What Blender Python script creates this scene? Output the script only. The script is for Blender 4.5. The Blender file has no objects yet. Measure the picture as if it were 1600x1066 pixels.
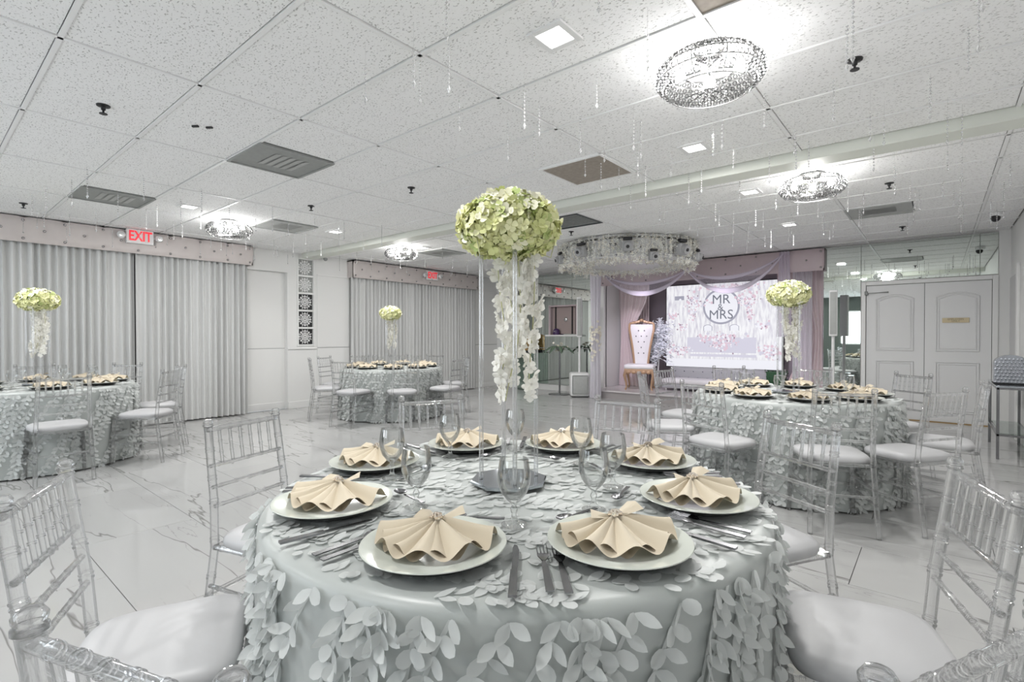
import bpy, bmesh, math, random
from mathutils import Vector, Matrix
random.seed(7)
PI = math.pi
S = bpy.context.scene
COL = S.collection

# ------------------------------------------------------------------ camera, world, exposure
CAMZ = 1.265
YAW = 0.6965
cam = bpy.data.cameras.new('camera'); camo = bpy.data.objects.new('camera', cam); COL.objects.link(camo)
camo.location = (0, 0, CAMZ); camo.rotation_euler = (PI/2 - 0.01, 0, YAW)
cam.sensor_width = 36; cam.lens = 795/1600*36; cam.clip_start = 0.02; cam.clip_end = 100
S.camera = camo
S.view_settings.view_transform = 'Standard'; S.view_settings.look = 'None'
S.view_settings.gamma = 1; S.view_settings.use_curve_mapping = False
S.view_settings.exposure = 0.28
w = bpy.data.worlds.new('world'); S.world = w; w.use_nodes = True
w.node_tree.nodes['Background'].inputs[0].default_value = (0.86, 0.93, 1, 1)
w.node_tree.nodes['Background'].inputs[1].default_value = 4.6
cy = S.cycles
cy.max_bounces = 9; cy.diffuse_bounces = 5; cy.glossy_bounces = 5; cy.transmission_bounces = 8
cy.transparent_max_bounces = 40; cy.caustics_reflective = False; cy.caustics_refractive = False
cy.sample_clamp_indirect = 4; cy.use_denoising = True; cy.use_adaptive_sampling = True
cy.adaptive_threshold = 0.02

CHANDELIER_W = 30      # each crystal ceiling lamp
DOWNLIGHT_W = 19       # each square recessed downlight

def cw(xc, d):
    """point given as sideways / forward metres from the viewpoint -> room X, Y"""
    c, s = math.cos(YAW), math.sin(YAW)
    return (c*xc - s*d, s*xc + c*d)

# ------------------------------------------------------------------ materials
MATS = {}
def mat(name, col, rough=0.5, metal=0.0, bump=0, bscale=200, var=0, vscale=8, spec=0.5, emit=None, estr=0, sheen=0, trans=0, coat=0):
    m = bpy.data.materials.new(name); m.use_nodes = True; MATS[name] = m
    nt = m.node_tree; p = nt.nodes['Principled BSDF']
    p.inputs['Base Color'].default_value = (*col, 1); p.inputs['Roughness'].default_value = rough
    p.inputs['Metallic'].default_value = metal; p.inputs['Specular IOR Level'].default_value = spec
    if sheen: p.inputs['Sheen Weight'].default_value = sheen
    if coat: p.inputs['Coat Weight'].default_value = coat
    if trans: p.inputs['Transmission Weight'].default_value = trans
    if emit: p.inputs['Emission Color'].default_value = (*emit, 1); p.inputs['Emission Strength'].default_value = estr
    tc = nt.nodes.new('ShaderNodeTexCoord')
    if var:
        n = nt.nodes.new('ShaderNodeTexNoise'); n.inputs['Scale'].default_value = vscale; n.inputs['Detail'].default_value = 4
        nt.links.new(tc.outputs['Object'], n.inputs['Vector'])
        mx = nt.nodes.new('ShaderNodeMix'); mx.data_type = 'RGBA'
        mx.inputs['A'].default_value = (*[max(0, c*(1-var)) for c in col], 1); mx.inputs['B'].default_value = (*[min(1, c*(1+var)) for c in col], 1)
        nt.links.new(n.outputs['Fac'], mx.inputs['Factor']); nt.links.new(mx.outputs['Result'], p.inputs['Base Color'])
    if bump:
        n = nt.nodes.new('ShaderNodeTexNoise'); n.inputs['Scale'].default_value = bscale; n.inputs['Detail'].default_value = 3
        nt.links.new(tc.outputs['Object'], n.inputs['Vector'])
        b = nt.nodes.new('ShaderNodeBump'); b.inputs['Strength'].default_value = bump; b.inputs['Distance'].default_value = 0.002
        nt.links.new(n.outputs['Fac'], b.inputs['Height']); nt.links.new(b.outputs['Normal'], p.inputs['Normal'])
    return m

def clear_mat(name, tint, edge, edge_mix, gloss=0.9, ior=1.45, rough=0.02, haze=0.04, power=2.2, refr=0.0):
    """thin clear plastic / glass: see-through in the middle, outlines of bent light painted in as an edge colour, sharp reflections"""
    m = bpy.data.materials.new(name); m.use_nodes = True; MATS[name] = m
    nt = m.node_tree; nt.nodes.clear(); N = nt.nodes.new; L = nt.links.new
    out = N('ShaderNodeOutputMaterial')
    tr = N('ShaderNodeBsdfTransparent'); tr.inputs[0].default_value = (*tint, 1)
    if refr:
        rf_ = N('ShaderNodeBsdfRefraction'); rf_.inputs['IOR'].default_value = 1.49; rf_.inputs['Roughness'].default_value = 0; rf_.inputs['Color'].default_value = (.99, .99, .99, 1)
        mr_ = N('ShaderNodeMixShader'); mr_.inputs[0].default_value = refr; L(tr.outputs[0], mr_.inputs[1]); L(rf_.outputs[0], mr_.inputs[2]); tr = mr_
    df = N('ShaderNodeBsdfPrincipled'); df.inputs['Base Color'].default_value = (*edge, 1); df.inputs['Roughness'].default_value = 0.15
    gl = N('ShaderNodeBsdfGlossy'); gl.inputs['Color'].default_value = (gloss, gloss, gloss, 1); gl.inputs['Roughness'].default_value = rough
    lw = N('ShaderNodeLayerWeight'); lw.inputs['Blend'].default_value = 0.5
    pw = N('ShaderNodeMath'); pw.operation = 'POWER'; pw.inputs[1].default_value = power; L(lw.outputs['Facing'], pw.inputs[0])
    ml = N('ShaderNodeMath'); ml.operation = 'MULTIPLY_ADD'; ml.inputs[1].default_value = edge_mix; ml.inputs[2].default_value = haze; L(pw.outputs[0], ml.inputs[0])
    mx = N('ShaderNodeMixShader'); L(ml.outputs[0], mx.inputs[0]); L(tr.outputs[0], mx.inputs[1]); L(df.outputs[0], mx.inputs[2])
    fr = N('ShaderNodeFresnel'); fr.inputs['IOR'].default_value = ior
    fm = N('ShaderNodeMath'); fm.operation = 'MINIMUM'; fm.inputs[1].default_value = 0.75; L(fr.outputs[0], fm.inputs[0])
    m2 = N('ShaderNodeMixShader'); L(fm.outputs[0], m2.inputs[0]); L(mx.outputs[0], m2.inputs[1]); L(gl.outputs[0], m2.inputs[2])
    L(m2.outputs[0], out.inputs[0])
    return m

def floor_mat():
    m = mat('marble_tile', (.72, .72, .71), 0.07)
    nt = m.node_tree; p = nt.nodes['Principled BSDF']; N = nt.nodes.new; L = nt.links.new
    geo = N('ShaderNodeNewGeometry'); oi = N('ShaderNodeObjectInfo')
    off = N('ShaderNodeVectorMath'); off.operation = 'MULTIPLY_ADD'; off.inputs[1].default_value = (37, 53, 71); L(oi.outputs['Random'], off.inputs[0]); L(geo.outputs['Position'], off.inputs[2])
    mp = N('ShaderNodeMapping'); mp.inputs['Rotation'].default_value = (0, 0, -0.16); mp.inputs['Scale'].default_value = (0.25, 1.6, 1); L(off.outputs[0], mp.inputs[0])
    def vein(scale, width, det, rough):
        n = N('ShaderNodeTexNoise'); n.inputs['Scale'].default_value = scale; n.inputs['Detail'].default_value = det; n.inputs['Roughness'].default_value = rough; n.inputs['Distortion'].default_value = 0.15
        L(mp.outputs[0], n.inputs['Vector'])
        a = N('ShaderNodeMath'); a.operation = 'SUBTRACT'; a.inputs[1].default_value = 0.5; L(n.outputs['Fac'], a.inputs[0])
        b = N('ShaderNodeMath'); b.operation = 'ABSOLUTE'; L(a.outputs[0], b.inputs[0])
        r = N('ShaderNodeMapRange'); r.inputs['From Min'].default_value = 0; r.inputs['From Max'].default_value = width; r.inputs['To Min'].default_value = 1; r.inputs['To Max'].default_value = 0; L(b.outputs[0], r.inputs['Value'])
        return r.outputs[0]
    v1 = vein(1.0, 0.005, 5, 0.52); v2 = vein(1.75, 0.0035, 6, 0.52)
    msk = N('ShaderNodeTexNoise'); msk.inputs['Scale'].default_value = 1.1; L(off.outputs[0], msk.inputs['Vector'])
    mr = N('ShaderNodeMapRange'); mr.inputs['From Min'].default_value = 0.42; mr.inputs['From Max'].default_value = 0.62; L(msk.outputs['Fac'], mr.inputs['Value'])
    v2m = N('ShaderNodeMath'); v2m.operation = 'MULTIPLY'; L(v2, v2m.inputs[0]); L(mr.outputs[0], v2m.inputs[1])
    v2h = N('ShaderNodeMath'); v2h.operation = 'MULTIPLY'; v2h.inputs[1].default_value = 0.55; L(v2m.outputs[0], v2h.inputs[0])
    mxv = N('ShaderNodeMath'); mxv.operation = 'MAXIMUM'; L(v1, mxv.inputs[0]); L(v2h.outputs[0], mxv.inputs[1])
    cl = N('ShaderNodeTexNoise'); cl.inputs['Scale'].default_value = 1.3; cl.inputs['Detail'].default_value = 3; L(mp.outputs[0], cl.inputs['Vector'])
    base = N('ShaderNodeMix'); base.data_type = 'RGBA'; base.inputs['A'].default_value = (.42, .42, .415, 1); base.inputs['B'].default_value = (.52, .52, .515, 1); L(cl.outputs['Fac'], base.inputs['Factor'])
    fin = N('ShaderNodeMix'); fin.data_type = 'RGBA'; fin.inputs['B'].default_value = (.15, .147, .14, 1); L(base.outputs['Result'], fin.inputs['A'])
    k = N('ShaderNodeMath'); k.operation = 'MULTIPLY'; k.inputs[1].default_value = 0.85; L(mxv.outputs[0], k.inputs[0]); L(k.outputs[0], fin.inputs['Factor'])
    L(fin.outputs['Result'], p.inputs['Base Color'])
    return m

def ceiling_mat():
    m = mat('ceiling_board', (.8, .8, .8), 0.9, spec=0.2)
    nt = m.node_tree; p = nt.nodes['Principled BSDF']; N = nt.nodes.new; L = nt.links.new
    geo = N('ShaderNodeNewGeometry')
    mp = N('ShaderNodeMapping'); mp.inputs['Scale'].default_value = (1, 1.7, 1); mp.inputs['Rotation'].default_value = (0, 0, 0.5); L(geo.outputs['Position'], mp.inputs[0])
    n = N('ShaderNodeTexNoise'); n.inputs['Scale'].default_value = 62; n.inputs['Detail'].default_value = 2; n.inputs['Roughness'].default_value = 0.6; L(mp.outputs[0], n.inputs['Vector'])
    r = N('ShaderNodeMapRange'); r.inputs['From Min'].default_value = 0.592; r.inputs['From Max'].default_value = 0.652; L(n.outputs['Fac'], r.inputs['Value'])
    mx = N('ShaderNodeMix'); mx.data_type = 'RGBA'; mx.inputs['A'].default_value = (.93, .93, .93, 1); mx.inputs['B'].default_value = (.52, .515, .51, 1); L(r.outputs[0], mx.inputs['Factor'])
    L(mx.outputs['Result'], p.inputs['Base Color'])
    n2 = N('ShaderNodeTexNoise'); n2.inputs['Scale'].default_value = 40; n2.inputs['Detail'].default_value = 5; L(mp.outputs[0], n2.inputs['Vector'])
    b = N('ShaderNodeBump'); b.inputs['Strength'].default_value = 0.25; b.inputs['Distance'].default_value = 0.004; L(n2.outputs['Fac'], b.inputs['Height']); L(b.outputs[0], p.inputs['Normal'])
    return m

def mix_random_mat(name, c1, c2, rough=0.6, trans=0.0):
    """colour varies from piece to piece (object random)"""
    m = mat(name, c1, rough); nt = m.node_tree; p = nt.nodes['Principled BSDF']
    oi = nt.nodes.new('ShaderNodeObjectInfo'); mx = nt.nodes.new('ShaderNodeMix'); mx.data_type = 'RGBA'
    mx.inputs['A'].default_value = (*c1, 1); mx.inputs['B'].default_value = (*c2, 1)
    nt.links.new(oi.outputs['Random'], mx.inputs['Factor']); nt.links.new(mx.outputs['Result'], p.inputs['Base Color'])
    return m

def sheer_mat(name, col, opacity, rough=0.6):
    m = bpy.data.materials.new(name); m.use_nodes = True; MATS[name] = m
    nt = m.node_tree; p = nt.nodes['Principled BSDF']; N = nt.nodes.new
    p.inputs['Base Color'].default_value = (*col, 1); p.inputs['Roughness'].default_value = rough
    tl = N('ShaderNodeBsdfTranslucent'); tl.inputs[0].default_value = (*col, 1)
    a = N('ShaderNodeMixShader'); a.inputs[0].default_value = 0.35
    tr = N('ShaderNodeBsdfTransparent'); b = N('ShaderNodeMixShader'); b.inputs[0].default_value = opacity
    nt.links.new(p.outputs[0], a.inputs[1]); nt.links.new(tl.outputs[0], a.inputs[2])
    nt.links.new(tr.outputs[0], b.inputs[1]); nt.links.new(a.outputs[0], b.inputs[2])
    nt.links.new(b.outputs[0], nt.nodes['Material Output'].inputs[0])
    return m

floor_mat(); ceiling_mat()
mat('grout', (.1, .1, .1), .9)
mat('runner', (.88, .88, .88), .45)
mat('wall_white', (.76, .76, .75), .55, bump=.15, bscale=60)
mat('wall_grey', (.6, .6, .6), .55, bump=.1, bscale=60)
mat('trim_white', (.78, .78, .77), .4)
mat('groove', (.35, .35, .35), .7)
mat('plenum_shade', (.22, .22, .22), .9)  # slab painted dark so gaps beside the runners read as shadow lines
mat('beam_paint', (.72, .74, .68), .5)
mat('curtain', (.6, .605, .6), .75, sheen=.3, bump=.1, bscale=400)
mat('valance_leather', (.59, .54, .525), .38, bump=.12, bscale=90, var=.05, vscale=14)
mat('valance_mauve', (.5, .41, .43), .4, bump=.12, bscale=90, var=.05, vscale=14)
mat('chrome', (.82, .82, .82), .12, 1)
mat('steel', (.26, .26, .27), .25, 1, var=.15, vscale=30)
mat('plastic_white', (.8, .8, .8), .4)
mat('plastic_grey', (.4, .4, .41), .5)
mat('black', (.015, .015, .017), .5)
mat('vent_grey', (.3, .31, .3), .6, var=.15, vscale=20)
mat('vent_pale', (.42, .43, .42), .6, var=.1, vscale=20)
mat('vent_brown', (.33, .29, .25), .85, var=.3, vscale=25)
mat('vent_dark', (.06, .07, .075), .5)
mat('red_letter', (.85, .03, .05), .4, emit=(1, .03, .05), estr=.35)
mat('cushion', (.5, .5, .51), .42, bump=.05, bscale=30)
mat('satin', (.41, .435, .423), .36, spec=.6, sheen=.25, bump=.05, bscale=500)
mat('plate', (.6, .63, .575), .16, .0, coat=.5, var=.03, vscale=6)
mat('plate_shade', (.03, .03, .03), .4)  # black tone painted as the shadow below a plate rim
mat('napkin', (.58, .505, .385), .75, sheen=.2, bump=.25, bscale=900)
mat('brooch', (.9, .82, .74), .08, .85)
mat('mirror', (.80, .86, .82), .015, 1)
mat('mirror_plate', (.42, .45, .48), .06, .9)
mat('door_paint', (.74, .74, .74), .4)
mat('brass', (.5, .42, .28), .4, .6)
mat('brass_ink', (.12, .1, .07), .6)
mat('gold_wood', (.47, .3, .19), .35, .25, bump=.3, bscale=60)
mat('white_leather', (.8, .78, .8), .4, bump=.05, bscale=80)
mat('button_dark', (.2, .2, .23), .25, .6)
mat('button_silver', (.42, .4, .4), .25, .7)
mat('stage_top', (.66, .62, .63), .25, var=.06, vscale=10)
mat('stage_face', (.38, .35, .35), .5)
mat('backdrop', (.34, .29, .33), .55)
mat('sofa_grey', (.36, .36, .38), .45, sheen=.3)
mat('pink_drape', (.78, .68, .69), .7, sheen=.3)
sheer_mat('lilac_sheer', (.78, .73, .82), .72)
sheer_mat('thin_sheer', (.78, .73, .82), .28)
sheer_mat('white_sheer', (.85, .83, .88), .8)
sheer_mat('petal_sheer', (.72, .74, .73), .95, .45)
sheer_mat('orchid', (.93, .92, .88), .97, .6)
mat('stem', (.5, .5, .28), .6)
mat('floret_core', (.2, .25, .05), .8)
mix_random_mat('floret_green', (.66, .69, .29), (.86, .85, .52))
mix_random_mat('floret_cream', (.88, .86, .62), (.93, .92, .8))
mix_random_mat('floret_deep', (.42, .52, .18), (.6, .66, .28))
mat('feather', (.9, .92, .97), .7)
mat('hedge', (.02, .08, .03), .7, var=.5, vscale=60)
mat('palm_leaf', (.1, .15, .1), .5, var=.3, vscale=40)
mat('bloom_white', (.9, .9, .85), .7)
mat('bloom_cream', (.88, .84, .74), .7)
mat('chandelier_metal', (.62, .62, .63), .4, .2)
mat('niche_back', (.36, .29, .28), .6)
mat('purple', (.06, .03, .1), .3)
mat('gold_weave', (.4, .26, .1), .4, .5, bump=.5, bscale=80)
mat('silver_quilt', (.42, .44, .48), .25, .75)
mat('table_board', (.5, .42, .32), .6)
mat('rear_panel', (.1, .12, .11), .5)
mat('bulb', (1, 1, 1), .5, emit=(1, .98, .95), estr=5)
mat('diffuser', (1, 1, 1), .5, emit=(1, .99, .97), estr=4)
mat('screen_white', (.02, .02, .02), .3, emit=(.93, .93, 1), estr=.74)
mat('screen_soft', (.02, .02, .02), .3, emit=(.70, .68, .80), estr=.74)
mat('screen_line', (.02, .02, .02), .3, emit=(.16, .17, .22), estr=.74)
mat('screen_pink', (.02, .02, .02), .3, emit=(.80, .60, .70), estr=.74)
mat('screen_grey', (.02, .02, .02), .3, emit=(.38, .38, .47), estr=.74)
mat('screen_plum', (.02, .02, .02), .3, emit=(.38, .27, .36), estr=.74)
clear_mat('acrylic', (.985, .986, .988), (.2, .2, .21), .66, haze=.01, ior=1.55, power=4.2, gloss=1, refr=.4)
clear_mat('acrylic_ring', (.95, .955, .96), (.85, .85, .87), .6, haze=.12, ior=1.8, power=1.6, gloss=1)
clear_mat('goblet_glass', (.972, .976, .974), (.42, .44, .43), .42, haze=.008, ior=1.45, power=4.5)
clear_mat('crystal', (.97, .97, .97), (.95, .95, .96), .5, haze=.22, ior=1.9, power=1.2)
clear_mat('crystal_bead', (.9, .9, .9), (.012, .012, .012), .85, haze=.01, ior=1.45, power=1.7, gloss=.6)
clear_mat('pane_glass', (.85, .92, .88), (.3, .4, .36), .3, haze=.02, ior=1.5, power=3)

# ------------------------------------------------------------------ mesh helpers
class MB:
    def __init__(s): s.v = []; s.f = []; s.m = []
    def add(s, verts, faces, mi=0):
        o = len(s.v); s.v += [tuple(v) for v in verts]; s.f += [[i+o for i in f] for f in faces]; s.m += [mi]*len(faces); return s
    def box(s, x0, x1, y0, y1, z0, z1, mi=0):
        return s.add([(x0,y0,z0),(x1,y0,z0),(x1,y1,z0),(x0,y1,z0),(x0,y0,z1),(x1,y0,z1),(x1,y1,z1),(x0,y1,z1)],
                     [(0,3,2,1),(4,5,6,7),(0,1,5,4),(1,2,6,5),(2,3,7,6),(3,0,4,7)], mi)
    def bevbox(s, x0, x1, y0, y1, z0, z1, b=0.01, seg=2, mi=0):
        bm = bmesh.new(); bmesh.ops.create_cube(bm, size=1)
        for v in bm.verts: v.co = ((x0+x1)/2+v.co.x*(x1-x0), (y0+y1)/2+v.co.y*(y1-y0), (z0+z1)/2+v.co.z*(z1-z0))
        bmesh.ops.bevel(bm, geom=bm.edges[:], offset=b, segments=seg, affect='EDGES', profile=.5)
        bm.verts.index_update(); s.add([v.co[:] for v in bm.verts], [[v.index for v in f.verts] for f in bm.faces], mi); bm.free(); return s
    def tube(s, pts, rad, n=8, cap=True, mi=0, up=None):
        pts = [Vector(p) for p in pts]
        if not hasattr(rad, '__len__'): rad = [rad]*len(pts)
        vs = []; fs = []; nrm = None
        for i, p in enumerate(pts):
            a = pts[max(i-1, 0)]; b = pts[min(i+1, len(pts)-1)]; t = (b-a)
            t = t.normalized() if t.length > 1e-9 else Vector((0,0,1))
            if nrm is None: nrm = (t.orthogonal() if up is None else Vector(up)).normalized()
            nrm = (nrm - t*nrm.dot(t)).normalized(); bn = t.cross(nrm)
            for k in range(n):
                q = 2*PI*k/n; vs.append(p + (nrm*math.cos(q) + bn*math.sin(q))*rad[i])
        for i in range(len(pts)-1):
            for k in range(n):
                fs.append((i*n+k, i*n+(k+1) % n, (i+1)*n+(k+1) % n, (i+1)*n+k))
        if cap: fs.append(tuple(range(n-1, -1, -1))); fs.append(tuple((len(pts)-1)*n+k for k in range(n)))
        return s.add(vs, fs, mi)
    def lathe(s, prof, n=24, c=(0,0,0), mi=0):
        vs = []; fs = []
        for r, z in prof:
            for k in range(n):
                q = 2*PI*k/n; vs.append((c[0]+r*math.cos(q), c[1]+r*math.sin(q), c[2]+z))
        for i in range(len(prof)-1):
            for k in range(n):
                fs.append((i*n+k, i*n+(k+1) % n, (i+1)*n+(k+1) % n, (i+1)*n+k))
        if prof[0][0] > 1e-6: fs.append(tuple(range(n-1, -1, -1)))
        if prof[-1][0] > 1e-6: fs.append(tuple((len(prof)-1)*n+k for k in range(n)))
        return s.add(vs, fs, mi)
    def grid(s, fn, nu, nv, mi=0, closed=False):
        vs = [fn(i/nu, j/nv) for j in range(nv+1) for i in range(nu if closed else nu+1)]
        W = nu if closed else nu+1
        fs = [(j*W+i, j*W+(i+1) % W, (j+1)*W+(i+1) % W, (j+1)*W+i) for j in range(nv) for i in range(nu)]
        return s.add(vs, fs, mi)
    def ball(s, c, r, n=6, m=4, sq=(1,1,1), mi=0):
        prof = [(math.sin(PI*j/m), -math.cos(PI*j/m)) for j in range(m+1)]
        vs = [(c[0]+r*sq[0]*a*math.cos(2*PI*k/n), c[1]+r*sq[1]*a*math.sin(2*PI*k/n), c[2]+r*sq[2]*b) for a, b in prof for k in range(n)]
        fs = [(j*n+k, j*n+(k+1) % n, (j+1)*n+(k+1) % n, (j+1)*n+k) for j in range(m) for k in range(n)]
        return s.add(vs, fs, mi)
    def merge(s, o, M, mi=None):
        k = len(s.v); s.v += [tuple(M @ Vector(v)) for v in o.v]; s.f += [[i+k for i in f] for f in o.f]
        s.m += (o.m if mi is None else [mi]*len(o.f)); return s
    def mesh(s, name, mats, smooth=True):
        me = bpy.data.meshes.new(name); me.from_pydata(s.v, [], s.f)
        if not isinstance(mats, (list, tuple)): mats = [mats]
        for k in mats: me.materials.append(MATS[k])
        me.polygons.foreach_set('material_index', s.m)
        me.validate(); bm = bmesh.new(); bm.from_mesh(me)
        bmesh.ops.remove_doubles(bm, verts=bm.verts, dist=1e-6); bmesh.ops.recalc_face_normals(bm, faces=bm.faces)
        bm.to_mesh(me); bm.free()
        if smooth:
            me.polygons.foreach_set('use_smooth', [True]*len(me.polygons))
            me.set_sharp_from_angle(angle=math.radians(40))
        me.update(); return me
    def build(s, name, mats, parent=None, smooth=True, loc=None, rotz=0):
        return put(name, s.mesh(name, mats, smooth), parent, loc, rotz)

def put(name, data, parent=None, loc=None, rotz=0):
    o = bpy.data.objects.new(name, data); COL.objects.link(o)
    if loc is not None: o.location = loc
    if rotz: o.rotation_euler = (0, 0, rotz)
    if parent is not None: o.parent = parent
    return o
def tag(o, label, cat, group=None, kind=None):
    o['label'] = label; o['category'] = cat
    if group: o['group'] = group
    if kind: o['kind'] = kind
    return o
def thing(name, label, cat, loc=(0,0,0), rotz=0, group=None):
    o = bpy.data.objects.new(name, None); COL.objects.link(o); o.location = loc; o.rotation_euler = (0,0,rotz); o.empty_display_size = .05
    return tag(o, label, cat, group)
def struct(o, label=None, cat=None):
    o['kind'] = 'structure'
    if label: o['label'] = label; o['category'] = cat or 'wall'
    return o
def stuff(o): o['kind'] = 'stuff'; return o
def copy_tree(o, parent=None):
    c = o.copy(); COL.objects.link(c); c.parent = parent
    for ch in o.children: copy_tree(ch, c)
    return c
def text_mesh(txt, size, mname, extrude=0.002, bold=0.0):
    cu = bpy.data.curves.new('lettering', 'FONT'); cu.body = txt; cu.size = size; cu.align_x = 'CENTER'; cu.align_y = 'CENTER'
    cu.extrude = extrude; cu.offset = bold; cu.resolution_u = 3; cu.space_line = .8
    o = bpy.data.objects.new('lettering', cu); COL.objects.link(o)
    dg = bpy.context.evaluated_depsgraph_get(); me = bpy.data.meshes.new_from_object(o.evaluated_get(dg))
    bpy.data.objects.remove(o); bpy.data.curves.remove(cu)
    me.materials.clear(); me.materials.append(MATS[mname]); return me
# ------------------------------------------------------------------ room shell
XL, XR, YB, YF, H = -8.62, 0.76, 9.70, -3.2, 2.71
AX0, AX1, AYB = -5.52, -1.44, 11.05       # stage alcove
fl = struct(MB().box(XL-.1, XR+.1, YF-.1, AYB+.2, -.1, -.006).build('floor', 'grout', smooth=False), 'polished white marble tile floor with thin grey veins', 'floor')
def tile_mesh(x0, x1, y0, y1, g=.0016):
    b = MB(); t = .0012; X0, X1, Y0, Y1 = x0+g, x1-g, y0+g, y1-g
    b.add([(X0,Y0,-.008),(X1,Y0,-.008),(X1,Y1,-.008),(X0,Y1,-.008),(X0,Y0,-t),(X1,Y0,-t),(X1,Y1,-t),(X0,Y1,-t),
           (X0+t,Y0+t,0),(X1-t,Y0+t,0),(X1-t,Y1-t,0),(X0+t,Y1-t,0)],
          [(0,1,5,4),(1,2,6,5),(2,3,7,6),(3,0,4,7),(4,5,9,8),(5,6,10,9),(6,7,11,10),(7,4,8,11),(8,9,10,11)])
    return b.mesh('floor_tile', 'marble_tile', smooth=False)
full_tile = tile_mesh(-.6, .6, -.3, .3)
row = -7
while True:
    y0 = .678 + .6*row; y1 = y0+.6
    if y0 > YB: break
    off = -3.94 + (.6 if row % 2 else 0); k = -5
    while True:
        x0 = off + 1.2*k; k += 1
        if x0 > XR: break
        a, b = max(x0, XL), min(x0+1.2, XR); c, d = max(y0, YF), min(y1, YB)
        if b-a < .02 or d-c < .02: continue
        if b-a > 1.19 and d-c > .59: put('floor_tile', full_tile, fl, (x0+.6, y0+.3, 0))
        else: put('floor_tile', tile_mesh(a-(a+b)/2, b-(a+b)/2, c-(c+d)/2, d-(c+d)/2), fl, ((a+b)/2, (c+d)/2, 0))
    row += 1

ce = struct(MB().box(XL-.1, XR+.1, YF-.1, AYB+.2, H+.03, H+.12).build('ceiling', 'plenum_shade', smooth=False), 'white suspended ceiling of speckled boards in a metal grid', 'ceiling')
BX = [XL, -8.15, -6.93, -5.711, -4.492, -3.273, -2.055, -.836, .383, XR]
LY1 = [-3.2]+[-.111+.6095*a for a in range(-4, 8)] + [4.52]
LY2 = [4.74] + [5.10+.61*k for k in range(8)] + [YB]
LY3 = [YB, 10.38, AYB]
vents = {(-3.882, 1.717): 'vent_grey', (-6.32, 1.108): 'vent_grey', (-6.32, 2.937): 'vent_pale', (-2.055, 3.546): 'vent_brown', (-3.273, 5.10): 'vent_dark', (-.226, 6.93): 'vent_pale', (-.226, 1.717): 'vent_brown', (-6.32, 5.71): 'vent_pale'}
# name: right edge X, low Y
def panel_mesh(wx, wy):
    g = .0145; b = MB(); X, Y = wx/2-g, wy/2-g
    b.add([(-X,-Y,.018),(X,-Y,.018),(X,Y,.018),(-X,Y,.018),(-X,-Y,.005),(X,-Y,.005),(X,Y,.005),(-X,Y,.005),(-X+.006,-Y+.006,0),(X-.006,-Y+.006,0),(X-.006,Y-.006,0),(-X+.006,Y-.006,0)],
          [(0,1,2,3),(0,4,5,1),(1,5,6,2),(2,6,7,3),(3,7,4,0),(4,8,9,5),(5,9,10,6),(6,10,11,7),(7,11,8,4),(8,11,10,9)])
    return b.mesh('ceiling_panel', 'ceiling_board', smooth=False)
pm = {}
def panel(x0, x1, y0, y1):
    k = (round(x1-x0, 3), round(y1-y0, 3))
    if k[0] < .05 or k[1] < .04: return
    if k not in pm: pm[k] = panel_mesh(*k)
    put('ceiling_panel', pm[k], ce, ((x0+x1)/2, (y0+y1)/2, H+.004))
for LY in (LY1, LY2, LY3):
    for y0, y1 in zip(LY, LY[1:]):
        for x0, x1 in zip(BX, BX[1:]):
            if LY is LY3 and (x1 < AX0 or x0 > AX1): continue
            hit = [v for v in vents if y1-y0 > .5 and abs(v[1]-y0) < .08 and x0-.01 < v[0]-.3 < x1+.01]
            if hit:
                vx = hit[0][0]; panel(x0, vx-.6095, y0, y1); panel(vx, x1, y0, y1)
            else: panel(x0, x1, y0, y1)
def runner(x0, x1, y0, y1): MB().box(x0, x1, y0, y1, H-.001, H+.012).build('grid_runner', 'runner', ce, smooth=False)
for y in LY1[1:-1] + LY2[1:-1]: runner(XL, XR, y-.011, y+.011)
for x in BX[1:-1]: runner(x-.0115, x+.0115, YF, 4.52); runner(x-.0115, x+.0115, 4.74, YB)
VL = {'vent_grey': 'grey square air vent with pale louvre plate in the ceiling', 'vent_pale': 'pale grey square louvred air vent in the ceiling', 'vent_brown': 'brown square return air grille in a white frame in the ceiling', 'vent_dark': 'dark slatted square air vent above the flower chandelier'}
VN = {(-3.882, 1.717): 'large grey square air vent with pale louvre plate, farthest from the walls', (-6.32, 1.108): 'grey square air vent near the exit sign over the joined curtains', (-6.32, 2.937): 'pale grey air vent beside the crystal lamp by the white wall recess', (-2.055, 3.546): 'brown square return air grille in white frame just before the ceiling beam', (-3.273, 5.10): VL['vent_dark'], (-.226, 6.93): 'pale grey louvred air vent in front of the mirror above the doors', (-.226, 1.717): 'brown return air grille beside the big crystal ceiling lamp', (-6.32, 5.71): 'pale grey air vent over the far table by the exit curtain'}
for (vx, vy), mn in vents.items():
    t = thing('air_vent', VN[(vx, vy)], 'vent', (vx-.305, vy+.305, H-.004))
    MB().box(-.295, .295, -.295, .295, .002, .01).build('face_plate', mn, t, smooth=False)
    f = MB()
    for a in (-1, 1): f.box(a*.297-.011, a*.297+.011, -.305, .305, -.006, .01); f.box(-.287, .287, a*.297-.011, a*.297+.011, -.006, .01)
    f.build('frame', 'runner' if mn == 'vent_brown' else mn, t, smooth=False)
    if mn in ('vent_grey', 'vent_pale'):
        for k in range(5):
            y = -.12+.06*k; b = MB(); b.add([(-.16,y,-.003),(.16,y,-.003),(.16,y+.045,.002),(-.16,y+.045,.002)], [(0,1,2,3)]); b.add([(-.16,y,-.0),(.16,y,-.0),(.16,y+.045,.005),(-.16,y+.045,.005)], [(3,2,1,0)])
            b.build('louvre', 'vent_pale', t, smooth=False)
    elif mn == 'vent_dark':
        for k in range(9): MB().box(-.28, .28, -.27+.06*k, -.25+.06*k, -.006, .002).build('louvre', 'vent_grey', t, smooth=False)
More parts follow.
